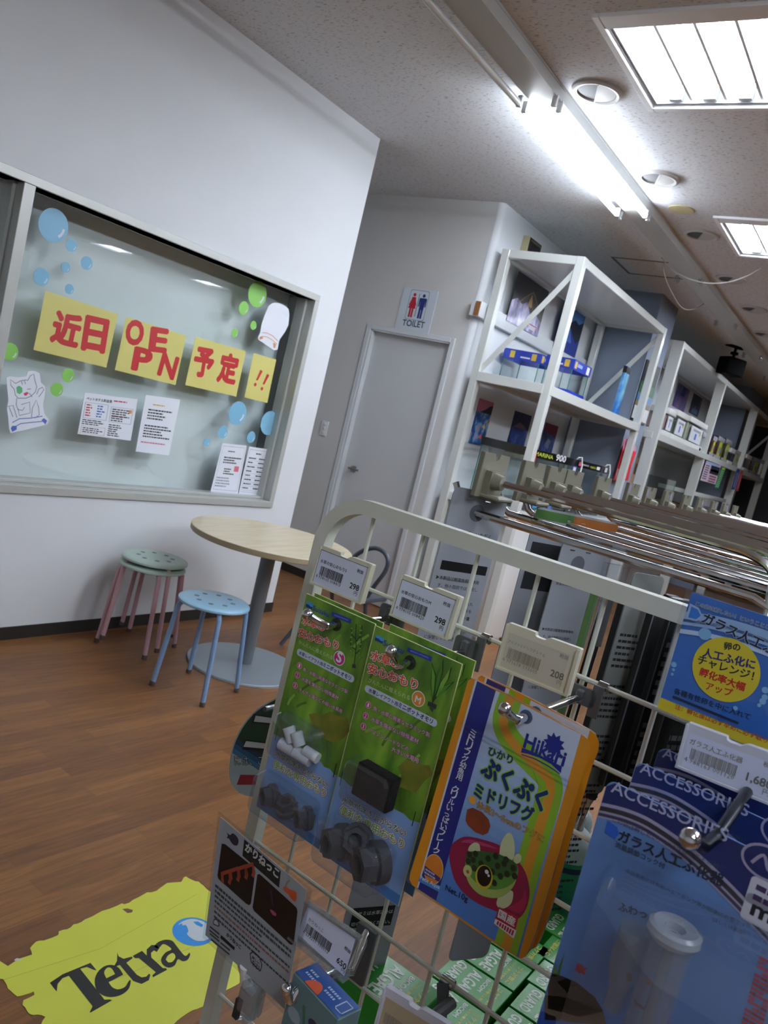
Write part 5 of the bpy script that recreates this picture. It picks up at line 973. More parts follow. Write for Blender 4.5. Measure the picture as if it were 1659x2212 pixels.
M_ = dict(D=.512, hole=(886, 1431), s='M', label='larger green plant sinker pack, front one beside the pouch', corners=((757, 307), (1335, 558), (405, 1838), (940, 2165)),
    edge=[(505, 1300), (560, 1330), (600, 1372), (660, 1400), (760, 1455), (850, 1500), (900, 1530), (960, 1560), (1000, 1600), (1070, 1622)],
    leaf=[(920, 1250), (980, 1200), (1060, 1230), (1130, 1240), (1150, 1300), (1100, 1340), (1040, 1420), (980, 1400), (930, 1380), (950, 1320)],
    logo=((777, 372), (820, 432)), name=((823, 442), (955, 500)), bar=[(985, 455), (1147, 518), (1142, 550), (981, 483)], title=[((738, 535), (932, 606)), ((720, 622), (1045, 738))], easy=((722, 685), (997, 808)), size=((1057, 797), 50),
    pill=[(705, 706), (1186, 932), (1180, 982), (696, 755)], ptext=((724, 755), (1150, 955)), bul=[(725, 838), (708, 910), (692, 980)],
    lines=[[('魚・水草に無害なセラミック製', (757, 872), (1130, 1054))], [('水草を傷めない特殊素材', (742, 945), (1055, 1098))], [('アマゾンソードなどの', (725, 1018), (990, 1145)), ('大きい水草用', (878, 1143), (1055, 1226))]],
    stem=[((1150, 830), (1160, 720), (1150, 600)), ((1155, 820), (1190, 700), (1220, 560))],
    leaves=[([(1150, 810), (1140, 700), (1148, 555), (1172, 640), (1165, 740)], '#5f9a2e'), ([(1155, 800), (1175, 660), (1225, 528), (1222, 610), (1190, 720)], '#3f7a26'), ([(1160, 800), (1200, 690), (1283, 580), (1262, 660), (1200, 760)], '#7aa83a'), ([(1160, 810), (1200, 720), (1300, 680), (1240, 740), (1190, 780)], '#4f8a2a')],
    pot=[[(1125, 812), (1180, 838), (1172, 866), (1118, 840)], [(1130, 850), (1160, 865), (1150, 885)]], slogan=[((546, 1482), (970, 1715)), ((533, 1556), (955, 1795))], staple=[((555, 1280), (537, 1375)), ((1040, 1545), (1015, 1640))],
    nuts=[((532, 1750), .0145, .012, (-.5, -1, -.1)), ((650, 1735), .013, .008, (.3, -.8, .3)), ((755, 1885), .0165, .014, (-.5, -1, -.1))], sticks=[], sponge=[(655, 1240), (890, 1345), (820, 1560), (605, 1420)],
    domes=[([(635, 1190), (950, 1320), (880, 1600), (600, 1440)], .0165), ([(490, 1620), (930, 1790), (820, 2010), (420, 1820)], .024)])
for d, dy, lab in ((S_, .011, 'smaller green plant sinker pack, rear one showing past the first'), (M_, .020, 'larger green plant sinker pack, rear one showing past the first')):
    t = sinker(d); dup(t, t.location + RN * dy, lab)
hook((727, 1349), .52, (664, 1327), 'chrome peg hook through the smaller green pack'); hook((886, 1431), .512, (845, 1407), 'chrome peg hook through the larger green pack')

# ---------------------------------------------------------------- fish food pouch
fr = rack(.50, (1137, 1548)); q = lambda *p: fr.px(kc(*p)); ql = lambda pts: [q(*p) for p in pts]
t = frthing('food_pouch', 'blue and orange fish food pouch with a green puffer fish, front one', 'pouch', fr, 'fish food pouches')
orange = mat('pouch_orange', '#d08a1c', .45, bump=.1, bscale=120); orange_d = mat('pouch_back', '#6a3c12', .5)
OUT = [(452, 108), (478, 90), (515, 102), (700, 186), (900, 290), (1100, 398), (1300, 505), (1345, 540), (1368, 600), (1362, 660), (1312, 790), (1260, 970), (1200, 1160), (1120, 1440), (1040, 1720), (960, 1980), (900, 2130), (885, 2165), (850, 2180), (820, 2172), (640, 2060), (450, 1930), (250, 1790), (75, 1660), (35, 1630), (15, 1590), (22, 1540), (150, 1130), (280, 690), (400, 290)]
c = ql(OUT); xr = max(p[0] for p in c)
b = B(); n_ = len(c); vs = [(p[0], 0, p[1]) for p in c]; cz0, cz1 = min(p[1] for p in c), max(p[1] for p in c)
def puff(p): v_ = (cz1 - p[1]) / (cz1 - cz0); return .002 + .010 * max(0, v_ - .2)
vs += [(p[0] - .001, puff(p), p[1]) for p in c]
b.add(vs, [tuple(range(n_)), tuple(range(n_, 2 * n_))[::-1]], orange); b.add(vs, [(i, (i + 1) % n_, n_ + (i + 1) % n_, n_ + i) for i in range(n_)], orange_d)
# face: white top fading to blue in printed steps
def edgeL(v): return (510 + (75 - 510) * v, 100 + (1655 - 100) * v)
def edgeR(v): return (1298 + (830 - 1298) * v, 506 + (2170 - 506) * v)
N_ = 20
for i in range(N_):
    a0, a1 = i / N_, (i + 1) / N_; s_ = (i + .5) / N_; k_ = min(1, max(0, (s_ - .1) / .8)); cc = tuple(int(a + (e - a) * k_) for a, e in zip((0xc6, 0xd4, 0xea), (0x45, 0x7c, 0xc8)))
    b.ink(ql([edgeL(a0), edgeR(a0), edgeR(a1), edgeL(a1)]), 2, P('#%02x%02x%02x' % cc, .35, 1))
b.ink(ql([(522, 108), (662, 178), (215, 1745), (75, 1655)]), 3, P('#14237e', .35, 1))
b.ink(ql([(508, 100), (522, 108), (82, 1655), (72, 1650)]), 4, P('#cdd6e6', .4))
path = spline(ql([(772, 232), (722, 390), (735, 480), (800, 580), (920, 700), (1040, 820), (1070, 880), (1050, 1000), (950, 1330), (850, 1690), (735, 2105)]), 6)
b.ink(stroke(path, .0172), 4, P('#86b62a', .4, 1)); b.ink(stroke(path, .0066), 5, P('#d0902a', .4, 1))
NV2 = P('#1b2a86', .4); 
b.text('Hikari', q(868, 600), q(1165, 745), 6, NV2, .03, 1.1); b.ink(ql([(858, 604), (950, 640), (1050, 690), (1155, 745), (1148, 795), (1080, 730), (990, 680), (900, 650), (850, 640)]), 6, NV2); b.ink(stroke(ql([(855, 655), (960, 690), (1060, 745), (1140, 800)]), .0007), 6, NV2)
c_ = q(1097, 580); star = []
for i in range(20): R_ = .0052 if i % 2 else .0078; star.append((c_[0] + R_ * math.cos(i * PI / 10), c_[1] + R_ * math.sin(i * PI / 10)))
b.ink(star, 6, NV2)
for s_, p0, p1, bo in (('ひかり', (605, 655), (782, 728), .03), ('ぷくぷく', (548, 800), (1005, 1078), .055), ('ミドリフグ', (497, 968), (930, 1172), .05)):
    hs_ = 1.0 if len(s_) == 3 else 1.22; b.text(s_, q(*p0), q(*p1), 6, P('#8abb3a', .4), bo + .06, hs_); b.text(s_, q(*p0), q(*p1), 8, P('#152a66', .4), bo, hs_)
b.text('体長2〜5cmのフグに', q(515, 1050), q(1012, 1318), 6, P('#6a4a1e'), .045, 1); b.text('体長2〜5cmのフグに', q(515, 1050), q(1012, 1318), 8, P('#c79a4a'), .0, 1); b.ink(circ(q(488, 995), .0028, 16), 6, P('#d99a2a'))
b.ink(ql([(440, 1110), (450, 1065), (490, 1052), (560, 1085), (610, 1140), (622, 1190), (605, 1240), (565, 1258), (510, 1235), (455, 1185), (437, 1150)]), 6, noisy('flake', 60, [(.3, '#6a2a12'), (.7, '#8f3d18')], rough=.6))
b.ink(spline(ql([(350, 1310), (430, 1268), (560, 1288), (720, 1350), (860, 1490), (912, 1640), (905, 1760), (860, 1855), (800, 1885), (700, 1840), (500, 1750), (370, 1620), (318, 1450), (325, 1350), (350, 1310)]), 4)[:-1], 6, P('#8c1440', .35, 1))
b.ink(spline(ql([(400, 1310), (450, 1290), (560, 1310), (680, 1360), (600, 1345), (480, 1320), (400, 1310)]), 4)[:-1], 7, P('#b03a72', .35, 1)); b.ink(spline(ql([(740, 1800), (850, 1740), (880, 1660), (890, 1760), (840, 1840), (740, 1800)]), 4)[:-1], 7, P('#b01c50', .35, 1))
FP = P('#c7cfa0', .4)
for pts in ([(455, 1365), (470, 1335), (505, 1312), (535, 1320), (546, 1350), (540, 1390), (480, 1400)], [(690, 1395), (700, 1320), (735, 1255), (770, 1240), (795, 1280), (805, 1370), (790, 1440), (740, 1440)], [(800, 1420), (825, 1395), (852, 1410), (850, 1450), (820, 1470), (795, 1450)], [(700, 1690), (780, 1670), (793, 1710), (775, 1770), (730, 1802), (690, 1800), (668, 1770), (680, 1720)]): b.ink(spline(ql(pts + pts[:1]), 3)[:-1], 8, FP)
b.ink(spline(ql([(440, 1400), (470, 1380), (540, 1375), (650, 1388), (740, 1420), (815, 1468), (830, 1530), (800, 1630), (750, 1690), (690, 1722), (610, 1722), (530, 1690), (460, 1610), (436, 1510), (440, 1400)]), 4)[:-1], 10, P('#a3b85e', .35, 1))
b.ink(spline(ql([(440, 1400), (470, 1380), (540, 1375), (650, 1388), (740, 1420), (815, 1468), (828, 1530), (805, 1600), (730, 1650), (640, 1660), (560, 1640), (480, 1570), (440, 1490), (440, 1400)]), 4)[:-1], 12, P('#4f8f34', .35, 1))
b.ink(spline(ql([(440, 1400), (470, 1380), (540, 1375), (650, 1388), (740, 1420), (815, 1468), (825, 1520), (770, 1560), (680, 1560), (560, 1520), (480, 1490), (444, 1450), (440, 1400)]), 4)[:-1], 14, P('#275e2a', .35, 1))
for x, y in ((515, 1395), (608, 1430), (665, 1412), (742, 1438), (498, 1440), (556, 1468), (680, 1485), (728, 1468), (795, 1500), (505, 1502), (640, 1528), (750, 1545), (700, 1562), (806, 1560), (655, 1612), (460, 1450), (470, 1400)): cq = q(x, y); b.ink([(cq[0] + .0021 * math.cos(a), cq[1] + .0023 * math.sin(a)) for a in [i * PI / 6 for i in range(12)]], 16, P('#0b2410', .35, 1))
cq = q(578, 1567); b.ink(circ(cq, .0066, 24, .0085), 17, P('#c9b62a', .35, 1)); b.ink(circ((cq[0], cq[1] + .0008), .0055, 24, .0073), 18, P('#0c0c10', .2, 1)); b.ink(circ((cq[0] + .001, cq[1] + .0045), .0015, 12), 19, WHT); b.ink(circ((cq[0] + .003, cq[1] + .0028), .0009, 10), 19, WHT)
b.ink(circ(q(455, 1522), .0034, 16, .0042), 16, P('#b9c27a')); b.ink(circ(q(457, 1528), .0013, 12), 17, P('#b5502e'))
b.ink(ql([(688, 1790), (832, 1868), (795, 2030), (648, 1912)]), 8, P('#b3202e')); b.text('国産', q(678, 1868), q(800, 1940), 10, WHT, .03, .95); b.ink(ql([(660, 1862 + 18), (818, 1968), (796, 2028), (650, 1915)]), 9, WHT)
for i in range(7): u = .06 + i * .13; lerp = lambda a, e, s_: (a[0] + (e[0] - a[0]) * s_, a[1] + (e[1] - a[1]) * s_); b.ink(ql([lerp((668, 1890), (812, 1976), u), lerp((668, 1890), (812, 1976), u + .09), lerp((660, 1915), (798, 2015), u + .09), lerp((660, 1915), (798, 2015), u)]), 10, P('#b3202e'))
b.text('Net.10g', q(283, 1678), q(448, 1770), 8, P('#0e1630'), .012, 1)
chars = 'ミドリフグ幼魚用 クリルいっぱいフレーク'; nn = len(chars)
for i, ch in enumerate(chars):
    if ch == ' ': continue
    s_ = (i + .95) / nn; p0 = q(475 + (190 - 475) * s_, 470 + (1385 - 470) * s_); sz = .0050
    if ch == 'ー': b.ink([(p0[0] + sz * .4, p0[1]), (p0[0] + sz * .55, p0[1]), (p0[0] + sz * .55, p0[1] + sz * .9), (p0[0] + sz * .4, p0[1] + sz * .9)], 6, WHT); continue
    b.text(ch, p0, (p0[0] + sz * (.75 if ch in 'っ' else 1), p0[1]), 6, WHT, .02, .9)
cq = q(197, 1512); b.ink(circ(cq, .0080, 24, .0112), 6, P('#d9c6a0')); b.ink(circ(cq, .0076, 24, .0107), 7, P('#cf7a22')); b.ink([(cq[0] - .0074, cq[1] - .001), (cq[0] + .0074, cq[1] - .003), (cq[0] + .0068, cq[1] - .006), (cq[0] - .006, cq[1] - .0075)], 8, P('#3a2f6a')); b.greek(cq[0] - .006, cq[0] + .0065, cq[1] - .0068, cq[1] - .002, 2, 9, P('#b9b0d0'))
b.ink(ql([(97, 1562), (250, 1638), (240, 1683), (84, 1600)]), 6, P('#3f86cc')); b.text('Petit Aqua', q(96, 1592), q(240, 1670), 8, WHT, .01, 1)
for y_ in (430, 470): 
    p0, p1 = q(428, y_), q(1212, y_ + 425); b.add([(p0[0], -L * 3, p0[1]), (p1[0], -L * 3, p1[1]), (p1[0], -.0009, p1[1] - .0008), (p0[0], -.0009, p0[1] - .0008), (p1[0], -L * 3, p1[1] - .0016), (p0[0], -L * 3, p0[1] - .0016)], [(0, 1, 2, 3), (3, 2, 4, 5)], clear('zip', '#e8edf6', 1.45, .1, 1.5))
b.ink(circ((0, 0), .0048, 20), 9, P('#4a5a78')); b.build('pouch_body', t)
dup(t, t.location + RN * .015, 'blue and orange fish food pouch, rear one showing past the first')
hook((1137, 1548), .50, (1090, 1532), 'chrome peg hook through the fish food pouch')

# ---------------------------------------------------------------- egg incubator packs at the right edge
def incubator(D, first):
    fr = rack(D, kh(970, 1090)); q = lambda *p: fr.px(kh(*p)); qi = lambda *p: fr.px(ki(*p)); ql = lambda pts, f=q: [f(*p) for p in pts]
    t = frthing('incubator_pack', 'blue egg incubator blister pack hung foremost at the right edge', 'blister pack', fr, 'blue incubator packs on the right hook')
    x0, z1 = q(110, 590); xb, z0 = qi(-30, 1560); x0 = (x0 + xb) / 2; x1 = x0 + .150; z0 -= .012
    body = mat('inc_blue', '#5a7fb8', .4, coat=.3, var=.04, scale=12); navy = mat('inc_navy', '#17245f', .4, coat=.3); silver = P('#9c97b4', .35, 1); dk = P('#2c2b36', .35, 1)
    b = B(); out = rrect(x0, x1, z0, z1, .005); b.prism(out, 0, .0009, body); nz = z1 - .0165
    C_ = lambda pts: [(min(x1 - .0003, max(x0 + .0003, p[0])), min(z1 - .0003, p[1])) for p in pts]
    crv = lambda dz: C_(spline([(x0 + u, z1 + w_ + dz) for u, w_ in ((0, -.0145), (.015, -.011), (.03, -.0108), (.053, -.0155), (.084, -.028), (.12, -.045), (.15, -.061))], 5))
    b.ink([(p[0], p[1]) for p in crv(.0)] + [(x1 - .0003, z1 - .0008), (x1 - .003, z1 - .0003), (x0 + .004, z1 - .0003), (x0 + .0003, z1 - .004)], 1, navy)
    for d0, d1, mm in ((.0012, -.0006, silver), (-.0009, -.0034, dk), (-.0032, -.0044, silver), (-.0047, -.0062, P('#3a3550', .35, 1)), (-.0064, -.0073, silver)):
        a = crv(d0); e = crv(d1); b.ink(a + e[::-1], 3, mm)
    b.text('ACCESSORIES', q(90, 690), q(1240, 1195), 4, P('#a9aed2'), .012, .95)
    INKD = P('#1b2338'); SM = P('#35475e')
    b.text('この卵は孵したい！ということこその時に', q(105, 985), q(1225, 1490), 5, SM, .0, .95); b.text('ガラス人工ふ化器', q(160, 1175), q(1200, 1640), 5, INKD, .03, 1.0); b.text('流量調節コック付', q(132, 1238), q(625, 1462), 5, SM, .02, 1)
    b.text('本品使用には市販のエアポンプ等が別途に必要です', q(235, 1490), q(1430, 2050), 5, SM, .0, .95, res=1); b.text('（詳しくは裏面）', q(1090, 1975), q(1420, 2120), 5, SM, .0, 1, res=1); b.text('ふわっぷ', q(168, 1870), q(560, 1990), 5, P('#2a3658'), .03, 1)
    dp = q(105, 1078); b.ink([(dp[0] - .0035, dp[1] + .004), (dp[0] + .002, dp[1] + .003), (dp[0] + .0038, dp[1]), (dp[0] + .0025, dp[1] - .0035), (dp[0] - .0035, dp[1] - .003)], 4, P('#2458c0'))
    lg = q(1640, 1400); b.ink(circ(lg, .0115, 28, .0085), 5, silver); b.ink(circ(lg, .0102, 28, .0072), 6, navy); b.ink(stroke(spline([(lg[0] - .006, lg[1] - .003), (lg[0] - .002, lg[1] + .003), (lg[0] + .002, lg[1] - .003), (lg[0] + .006, lg[1] + .003)], 5), .0015), 7, silver)
    for (c0, c1, s_, mm) in (((1500, 1515), (2300, 1720), '', P('#3a2a56')), ((1450, 1680), (2300, 1900), 'mini', P('#1a1a22'))):
        a, e = q(*c0), q(*c1); b.rect(a[0], a[0] + .034, a[1] - .0135, a[1], 5, P('#c3c6d6'), r=.002); (b.text if s_ else (lambda *z, **y_: b.greek(a[0] + .003, a[0] + .03, a[1] - .012, a[1] - .002, 2, 6, mm)))(s_, (a[0] + .004, a[1] - .0095), (a[0] + .026, a[1] - .0095), 6, mm, .03, .8)
    # painted aquarium scene
    p = lambda *a: qi(*a)
    for pts, mm in (([(150, 1240), (165, 1170), (205, 1075), (185, 1160), (165, 1250)], '#3f6a34'), ([(110, 1250), (140, 1150), (150, 1250)], '#4f7a3a'), ([(60, 1300), (110, 1225), (190, 1250), (300, 1300), (420, 1400), (480, 1500), (300, 1540), (80, 1480)], '#3a322a'), ([(150, 1290), (220, 1260), (290, 1330), (230, 1380)], '#6a6246'),
                    ([(60, 1380), (160, 1390), (330, 1440), (480, 1500), (500, 1600), (60, 1560)], '#6b5c4c'), ([(-10, 1465), (140, 1540), (140, 1600), (-30, 1600)], '#1f4aa6'), ([(285, 1170), (305, 1180), (325, 1155), (335, 1185), (370, 1190), (345, 1210), (350, 1240), (320, 1225), (295, 1235), (300, 1205)], '#a02a34'),
                    ([(690, 1390), (705, 1450), (760, 1490), (820, 1480), (838, 1410), (800, 1420), (820, 1450), (770, 1465), (720, 1430)], '#4a2a66'), ([(785, 1265), (815, 1265), (828, 1300), (805, 1315), (785, 1300)], '#8f4a3a'), ([(730, 1160), (765, 1155), (770, 1200), (740, 1205)], '#5c5a56'), ([(640, 1225), (680, 1230), (690, 1290), (650, 1285)], '#6f5348')):
        b.ink([(max(x0 + .0005, a[0]), max(z0 + .001, a[1])) for a in ql(pts, qi)], 4, P(mm))
    for i in range(9):
        c = qi(1600 - i * 17, 1110 + i * 62); [b.rect(c[0] + j * .003, c[0] + .0085 - (2 - j) * .003 + .0002, c[1] - .0052 + k_ * .0022, c[1] - .0038 + k_ * .0022, 5, P('#b02a34')) for j in range(3) for k_ in range(3) if (i * 7 + j * 3 + k_ * 5) % 4]
    b.build('backing_card', t)
    if first:
        gy = -.020; gx, gz = fr.px(ki(985, 945), gy); b = B()
        b.lathe([(.0050, -.001), (.0050, .003), (.0105, .0042), (.0125, .003), (.0130, .0), (.0115, -.003), (.0098, -.004)], 'frost', (gx, gy, gz), 36)
        b.lathe([(.0098, -.004), (.0100, -.09), (.008, -.12)], 'clip_clear', (gx, gy, gz), 36); b.lathe([(.0026, .0), (.0026, -.1)], 'clip_clear', (gx, gy, gz), 14); b.build('glass_tube', t)
        b = B(); ax_, az_ = fr.px(ki(700, 960), -.014); b.lathe([(.0075, .004), (.0080, .002), (.0080, -.020), (.005, -.028), (.005, -.04)], 'clip_clear', (ax_, -.014, az_), 24); b.build('valve_cup', t)
    b = B(); a = q(120, 1260); dome(b, rrect(a[0] + .001, x1 - .006, z0 + .008, a[1] + .001, .012, 7), .036, 'blister'); b.build('blister', t)
    return t
t = incubator(.42, True)
dup(t, t.location + RN * .047, 'blue egg incubator blister pack, middle one of three on the right hook'); dup(t, t.location + RN * .090, 'blue egg incubator blister pack, rearmost of three on the right hook')
fr = rack(.42, kh(970, 1090)); root = frthing('peg_hook', 'chrome peg hook through the blue egg incubator packs', 'hook', fr, 'chrome peg hooks on the wire rack')
b = B(); b.tube([(.0, .175, .012), (.006, .11, .010), (.008, .0, .002), (.006, -.014, .0), (.002, -.03, .006)], .0032, 'chrome_shaded', 12); b.lathe([(.0052 * math.cos(rad(a)), .0052 * math.sin(rad(a))) for a in range(-90, 91, 15)], 'chrome', (.002, -.031, .007), 16); b.build('prong', root)  # rod in darkened chrome, the shade between the packs put into its colour
B().box(-.012, .012, .172, .178, -.02, .03, 'grey_plastic', .002).build('bracket', root)

# ---------------------------------------------------------------- blue egg poster card
fr = rack(.545, kp(300, 215)); q = lambda *p: fr.px(kp(*p)); ql = lambda pts: [q(*p) for p in pts]
pb = mat('pop_blue', '#1e6cc8', .4, coat=.25); x0 = (q(300, 215)[0] + q(-110, 1595)[0]) / 2; z1 = q(300, 215)[1]; z0 = q(-112, 1600)[1]; x1 = x0 + .115
b = B(); b.box(x0 - .0035, x1 + .003, -.0004, .0011, z0 - .003, z1 + .0035, 'film'); b.box(x0, x1, .0, .0007, z0, z1, pb); zt = z1 - z0
b.rect(x0, x1, z0, z0 + zt * .095, 8, P('#d2bf2c'))
cr_ = lambda dz: spline([(x0, z1 - zt * .30 + dz), (x0 + .02, z1 - zt * .255 + dz), (x0 + .045, z1 - zt * .24 + dz), (x0 + .075, z1 - zt * .262 + dz), (x1, z1 - zt * .34 + dz)], 5)
for d0, d1, mm in ((.011, .002, '#8fb2dc'), (.006, .004, '#4a6aa8'), (-.001, -.004, '#b4cdea')): b.ink([(p[0], p[1]) for p in cr_(d0)] + [(p[0], p[1]) for p in cr_(d1)][::-1], 8, P(mm))
p0, p1 = q(345, 375), q(1200, 635); cw = P('#9db6dc'); BK = P('#1c2230')
for bo, mm, ly in ((.09, cw, 9), (.0, BK, 10)): b.text('この卵は孵したい！ということこ', p0, (p0[0] + (p1[0] - p0[0]) * 1.03, p1[1] - .001), ly, mm, bo, 1)
p0, p1 = q(415, 575), q(1230, 860)
for bo, mm, ly in ((.08, cw, 9), (.03, BK, 10)): b.text('ガラス人工ふ化', p0, (p0[0] + (p1[0] - p0[0]) * 1.28, p1[1] - .006), ly, mm, bo, 1)
dc = q(345, 475); D_ = [(dc[0] - .005, dc[1] + .0055), (dc[0] + .001, dc[1] + .0045), (dc[0] + .005, dc[1]), (dc[0] + .002, dc[1] - .0045), (dc[0] - .005, dc[1] - .005)]; b.ink(D_, 9, cw); b.ink([(dc[0] + (p[0] - dc[0]) * .72, dc[1] + (p[1] - dc[1]) * .72) for p in D_], 10, P('#2f78d0'))
c = q(708, 1140); R_ = abs(q(708, 740)[1] - c[1]); b.ink(circ(c, R_, 48), 9, P('#cdbd2c'))
RDT = P('#b8281e')
for s_, a, e, mm, bo in (('卵の', (690, 900), (880, 920), BK, .03), ('人工ふ化に', (430, 985), (1050, 1140), P('#2a2a72'), .035), ('チャレンジ！', (368, 1070), (1030, 1275), BK, .025), ('孵化率大幅', (390, 1205), (925, 1400), RDT, .035), ('アップ', (465, 1375), (780, 1470), RDT, .025)): b.text(s_, q(*a), q(*e), 10, mm, bo, 1)
for x, y, r in ((460, 715, .004), (90, 1080, .0018), (85, 1142, .001), (70, 1195, .001), (1180, 1385, .002), (1175, 1470, .0018), (1150, 1520, .002), (1108, 1565, .0012), (825, 1600, .0014)): b.ink(circ(q(x, y), r, 16), 9, P('#7db4e0'))
b.text('各種有性卵を中に入れて', q(85, 1425), q(990, 1745), 9, P('#14294a'), .02, 1); b.ink(stroke([q(75, 1462), q(860, 1782)], .0016), 9, P('#14294a'))
b.text('注：孵化後は必ず早めに必ず取り', q(100, 1605), q(1200, 2020), 10, P('#b8501e'), .02, .9)
b.build('pop_card', loc=fr.o, deg=fr.deg, label='bright blue card with a yellow circle, over the rack rail at the right', cat='sign')

# ---------------------------------------------------------------- laminated board on a clip, lower left
fr = Fr(rack(.515, ke(640, 1100)).o, -95); q = lambda *p: fr.px(ke(*p)); ql = lambda pts: [q(*p) for p in pts]
t = frthing('pop_board', 'laminated white board with dark photos clipped to the rack, lower left', 'sign', fr)
cs = [(335, 85), (1260, 870), (1020, 2150), (175, 1350)]; c = ql(cs); b = B(); b.prism(c, -.0003, .0008, 'film')
ins = [(350, 150), (1205, 875), (985, 2060), (200, 1325)]; b.prism(ql(ins), -.0001, .0005, mat('lam_paper', '#aab0b4', .55)); g = frac(fr, ins, ke); Y_ = -.0003; KBK = P('#121212'); KG = P('#3f4346')
blackbox = lambda pts, m_=KBK, ly=2: b.ink(ql(pts), ly, m_, Y_)
blackbox([(592, 372), (955, 688), (938, 855), (573, 535)]); b.text('かりねっこ', q(598, 480), q(925, 760), 4, P('#b9bcb8'), .05, .95, Y_); b.text('水中鑑賞シリーズ', q(610, 555), q(905, 785), 4, P('#33362f'), .0, .8, Y_)
bk2 = noisy('dark_photo', 8, [(.3, '#100c0b'), (.7, '#1d1512')], rough=.4)
blackbox(spline([(360, 430), (380, 412), (420, 430), (560, 545), (690, 660), (702, 690), (690, 830), (655, 1010), (640, 1030), (600, 1010), (450, 880), (340, 770), (325, 730), (340, 580), (360, 430)], 2)[:-1] and [(368, 415), (400, 420), (690, 655), (702, 690), (658, 1012), (640, 1028), (610, 1012), (335, 765), (325, 735)], bk2); blackbox([(722, 722), (745, 718), (1110, 1050), (1122, 1090), (1085, 1405), (1065, 1422), (1045, 1412), (690, 1085), (675, 1050)], bk2)
RT = P('#8f3a26')
for dx, dy in ((0, 0), (85, -28), (165, -50), (235, -70)):
    b.ink(stroke(ql([(380 + dx, 800 + dy), (372 + dx, 715 + dy), (440 + dx, 690 + dy), (455 + dx, 770 + dy), (440 + dx, 815 + dy)]), .004), 4, RT, Y_)
b.ink(ql([(850, 870), (865, 1000), (885, 1060), (880, 1000), (862, 870)]), 4, P('#3a3448'), Y_); b.ink(ql([(848, 1065), (880, 1080), (912, 1110), (908, 1136), (880, 1128), (855, 1095)]), 4, P('#a04a6a'), Y_)
b.ink(spline(ql([(418, 300), (450, 330), (475, 312), (510, 335), (535, 380), (525, 430), (490, 430), (460, 400), (440, 365), (418, 360), (430, 335), (418, 300)]), 3)[:-1], 3, P('#2a2236'), Y_)
b.ink(ql([(980, 850), (1000, 835), (1050, 870), (1085, 880), (1112, 900), (1115, 960), (1100, 995), (1060, 965), (1030, 920), (985, 880)]), 3, P('#c0562a'), Y_); b.ink(stroke(ql([(1005, 840), (1020, 800), (1045, 780)]), .0014), 3, P('#7a8a5a'), Y_)
for i in range(7):
    s_ = i * 52; a, e = (305 - i * 2, 815 + s_), (1062 - i * 6, 1480 + s_)
    rn = random.Random(i); u = 0
    while u < (1 if i not in (2, 5) else .6):
        w_ = rn.uniform(.015, .05); pa = (a[0] + (e[0] - a[0]) * u, a[1] + (e[1] - a[1]) * u); pb_ = (a[0] + (e[0] - a[0]) * min(1, u + w_), a[1] + (e[1] - a[1]) * min(1, u + w_)); h_ = 26 if i < 2 else 20
        b.ink(ql([pa, pb_, (pb_[0] - 3, pb_[1] + h_), (pa[0] - 3, pa[1] + h_)]), 3, KG if i not in (4,) else P('#8a5a56'), Y_); u += w_ + .008
b.text('かりねっこ', q(412, 1332), q(555, 1468), 3, KBK, .03, 1, Y_); b.ink(stroke(ql([(358, 1340), (495, 1462)]), .003), 3, KBK, Y_)
for i, (x, y) in enumerate(((250, 1240), (245, 1275), (250, 1310), (355, 1400), (350, 1440), (260, 1365))): b.ink(stroke(ql([(x, y), (x + 95, y + 78)]), .0016), 3, KG, Y_); 
b.ink(spline(ql([(282, 1215), (290, 1165), (320, 1165), (345, 1215), (340, 1240), (300, 1225), (282, 1215)]), 3)[:-1], 3, KG, Y_); b.ink(spline(ql([(290, 1210), (296, 1178), (318, 1178), (336, 1215), (332, 1228), (305, 1217), (290, 1210)]), 3)[:-1], 4, P('#aab0b4'), Y_)
cb = [(650, 1510), (680, 1490), (740, 1540), (768, 1620), (755, 1680), (715, 1650), (660, 1590)]; b.ink(stroke(ql(cb + cb[:1]), .0009), 3, KBK, Y_)
for i, s_ in enumerate(('詳しい', '使い方は', 'こちら')): b.text(s_, q(668 + i * 3, 1555 + i * 36), q(740 + i * 4, 1620 + i * 36), 3, KBK, .02, .85, Y_)
b.build('board', t)
b = B(); a = ke(570, 1790); sp = [q(585, 1640), q(560, 1760), q(535, 1830), q(545, 1900), q(575, 1960)]
b.tube([(p[0], .002 + .003 * i, p[1]) for i, p in enumerate(sp)], .0052, 'white_plastic', 10); b.build('strap', t)
b = B(); c1 = q(545, 2050); b.box(c1[0] - .010, c1[0] + .006, .004, .026, c1[1] - .018, c1[1] + .016, 'clip_clear', .003); b.box(c1[0] - .006, c1[0] + .014, .0, .012, c1[1] - .006, c1[1] + .026, 'clip_clear', .003); b.box(c1[0] - .0075, c1[0] - .0015, .0005, .004, c1[1] - .014, c1[1] + .004, 'dark'); b.build('clip', t)

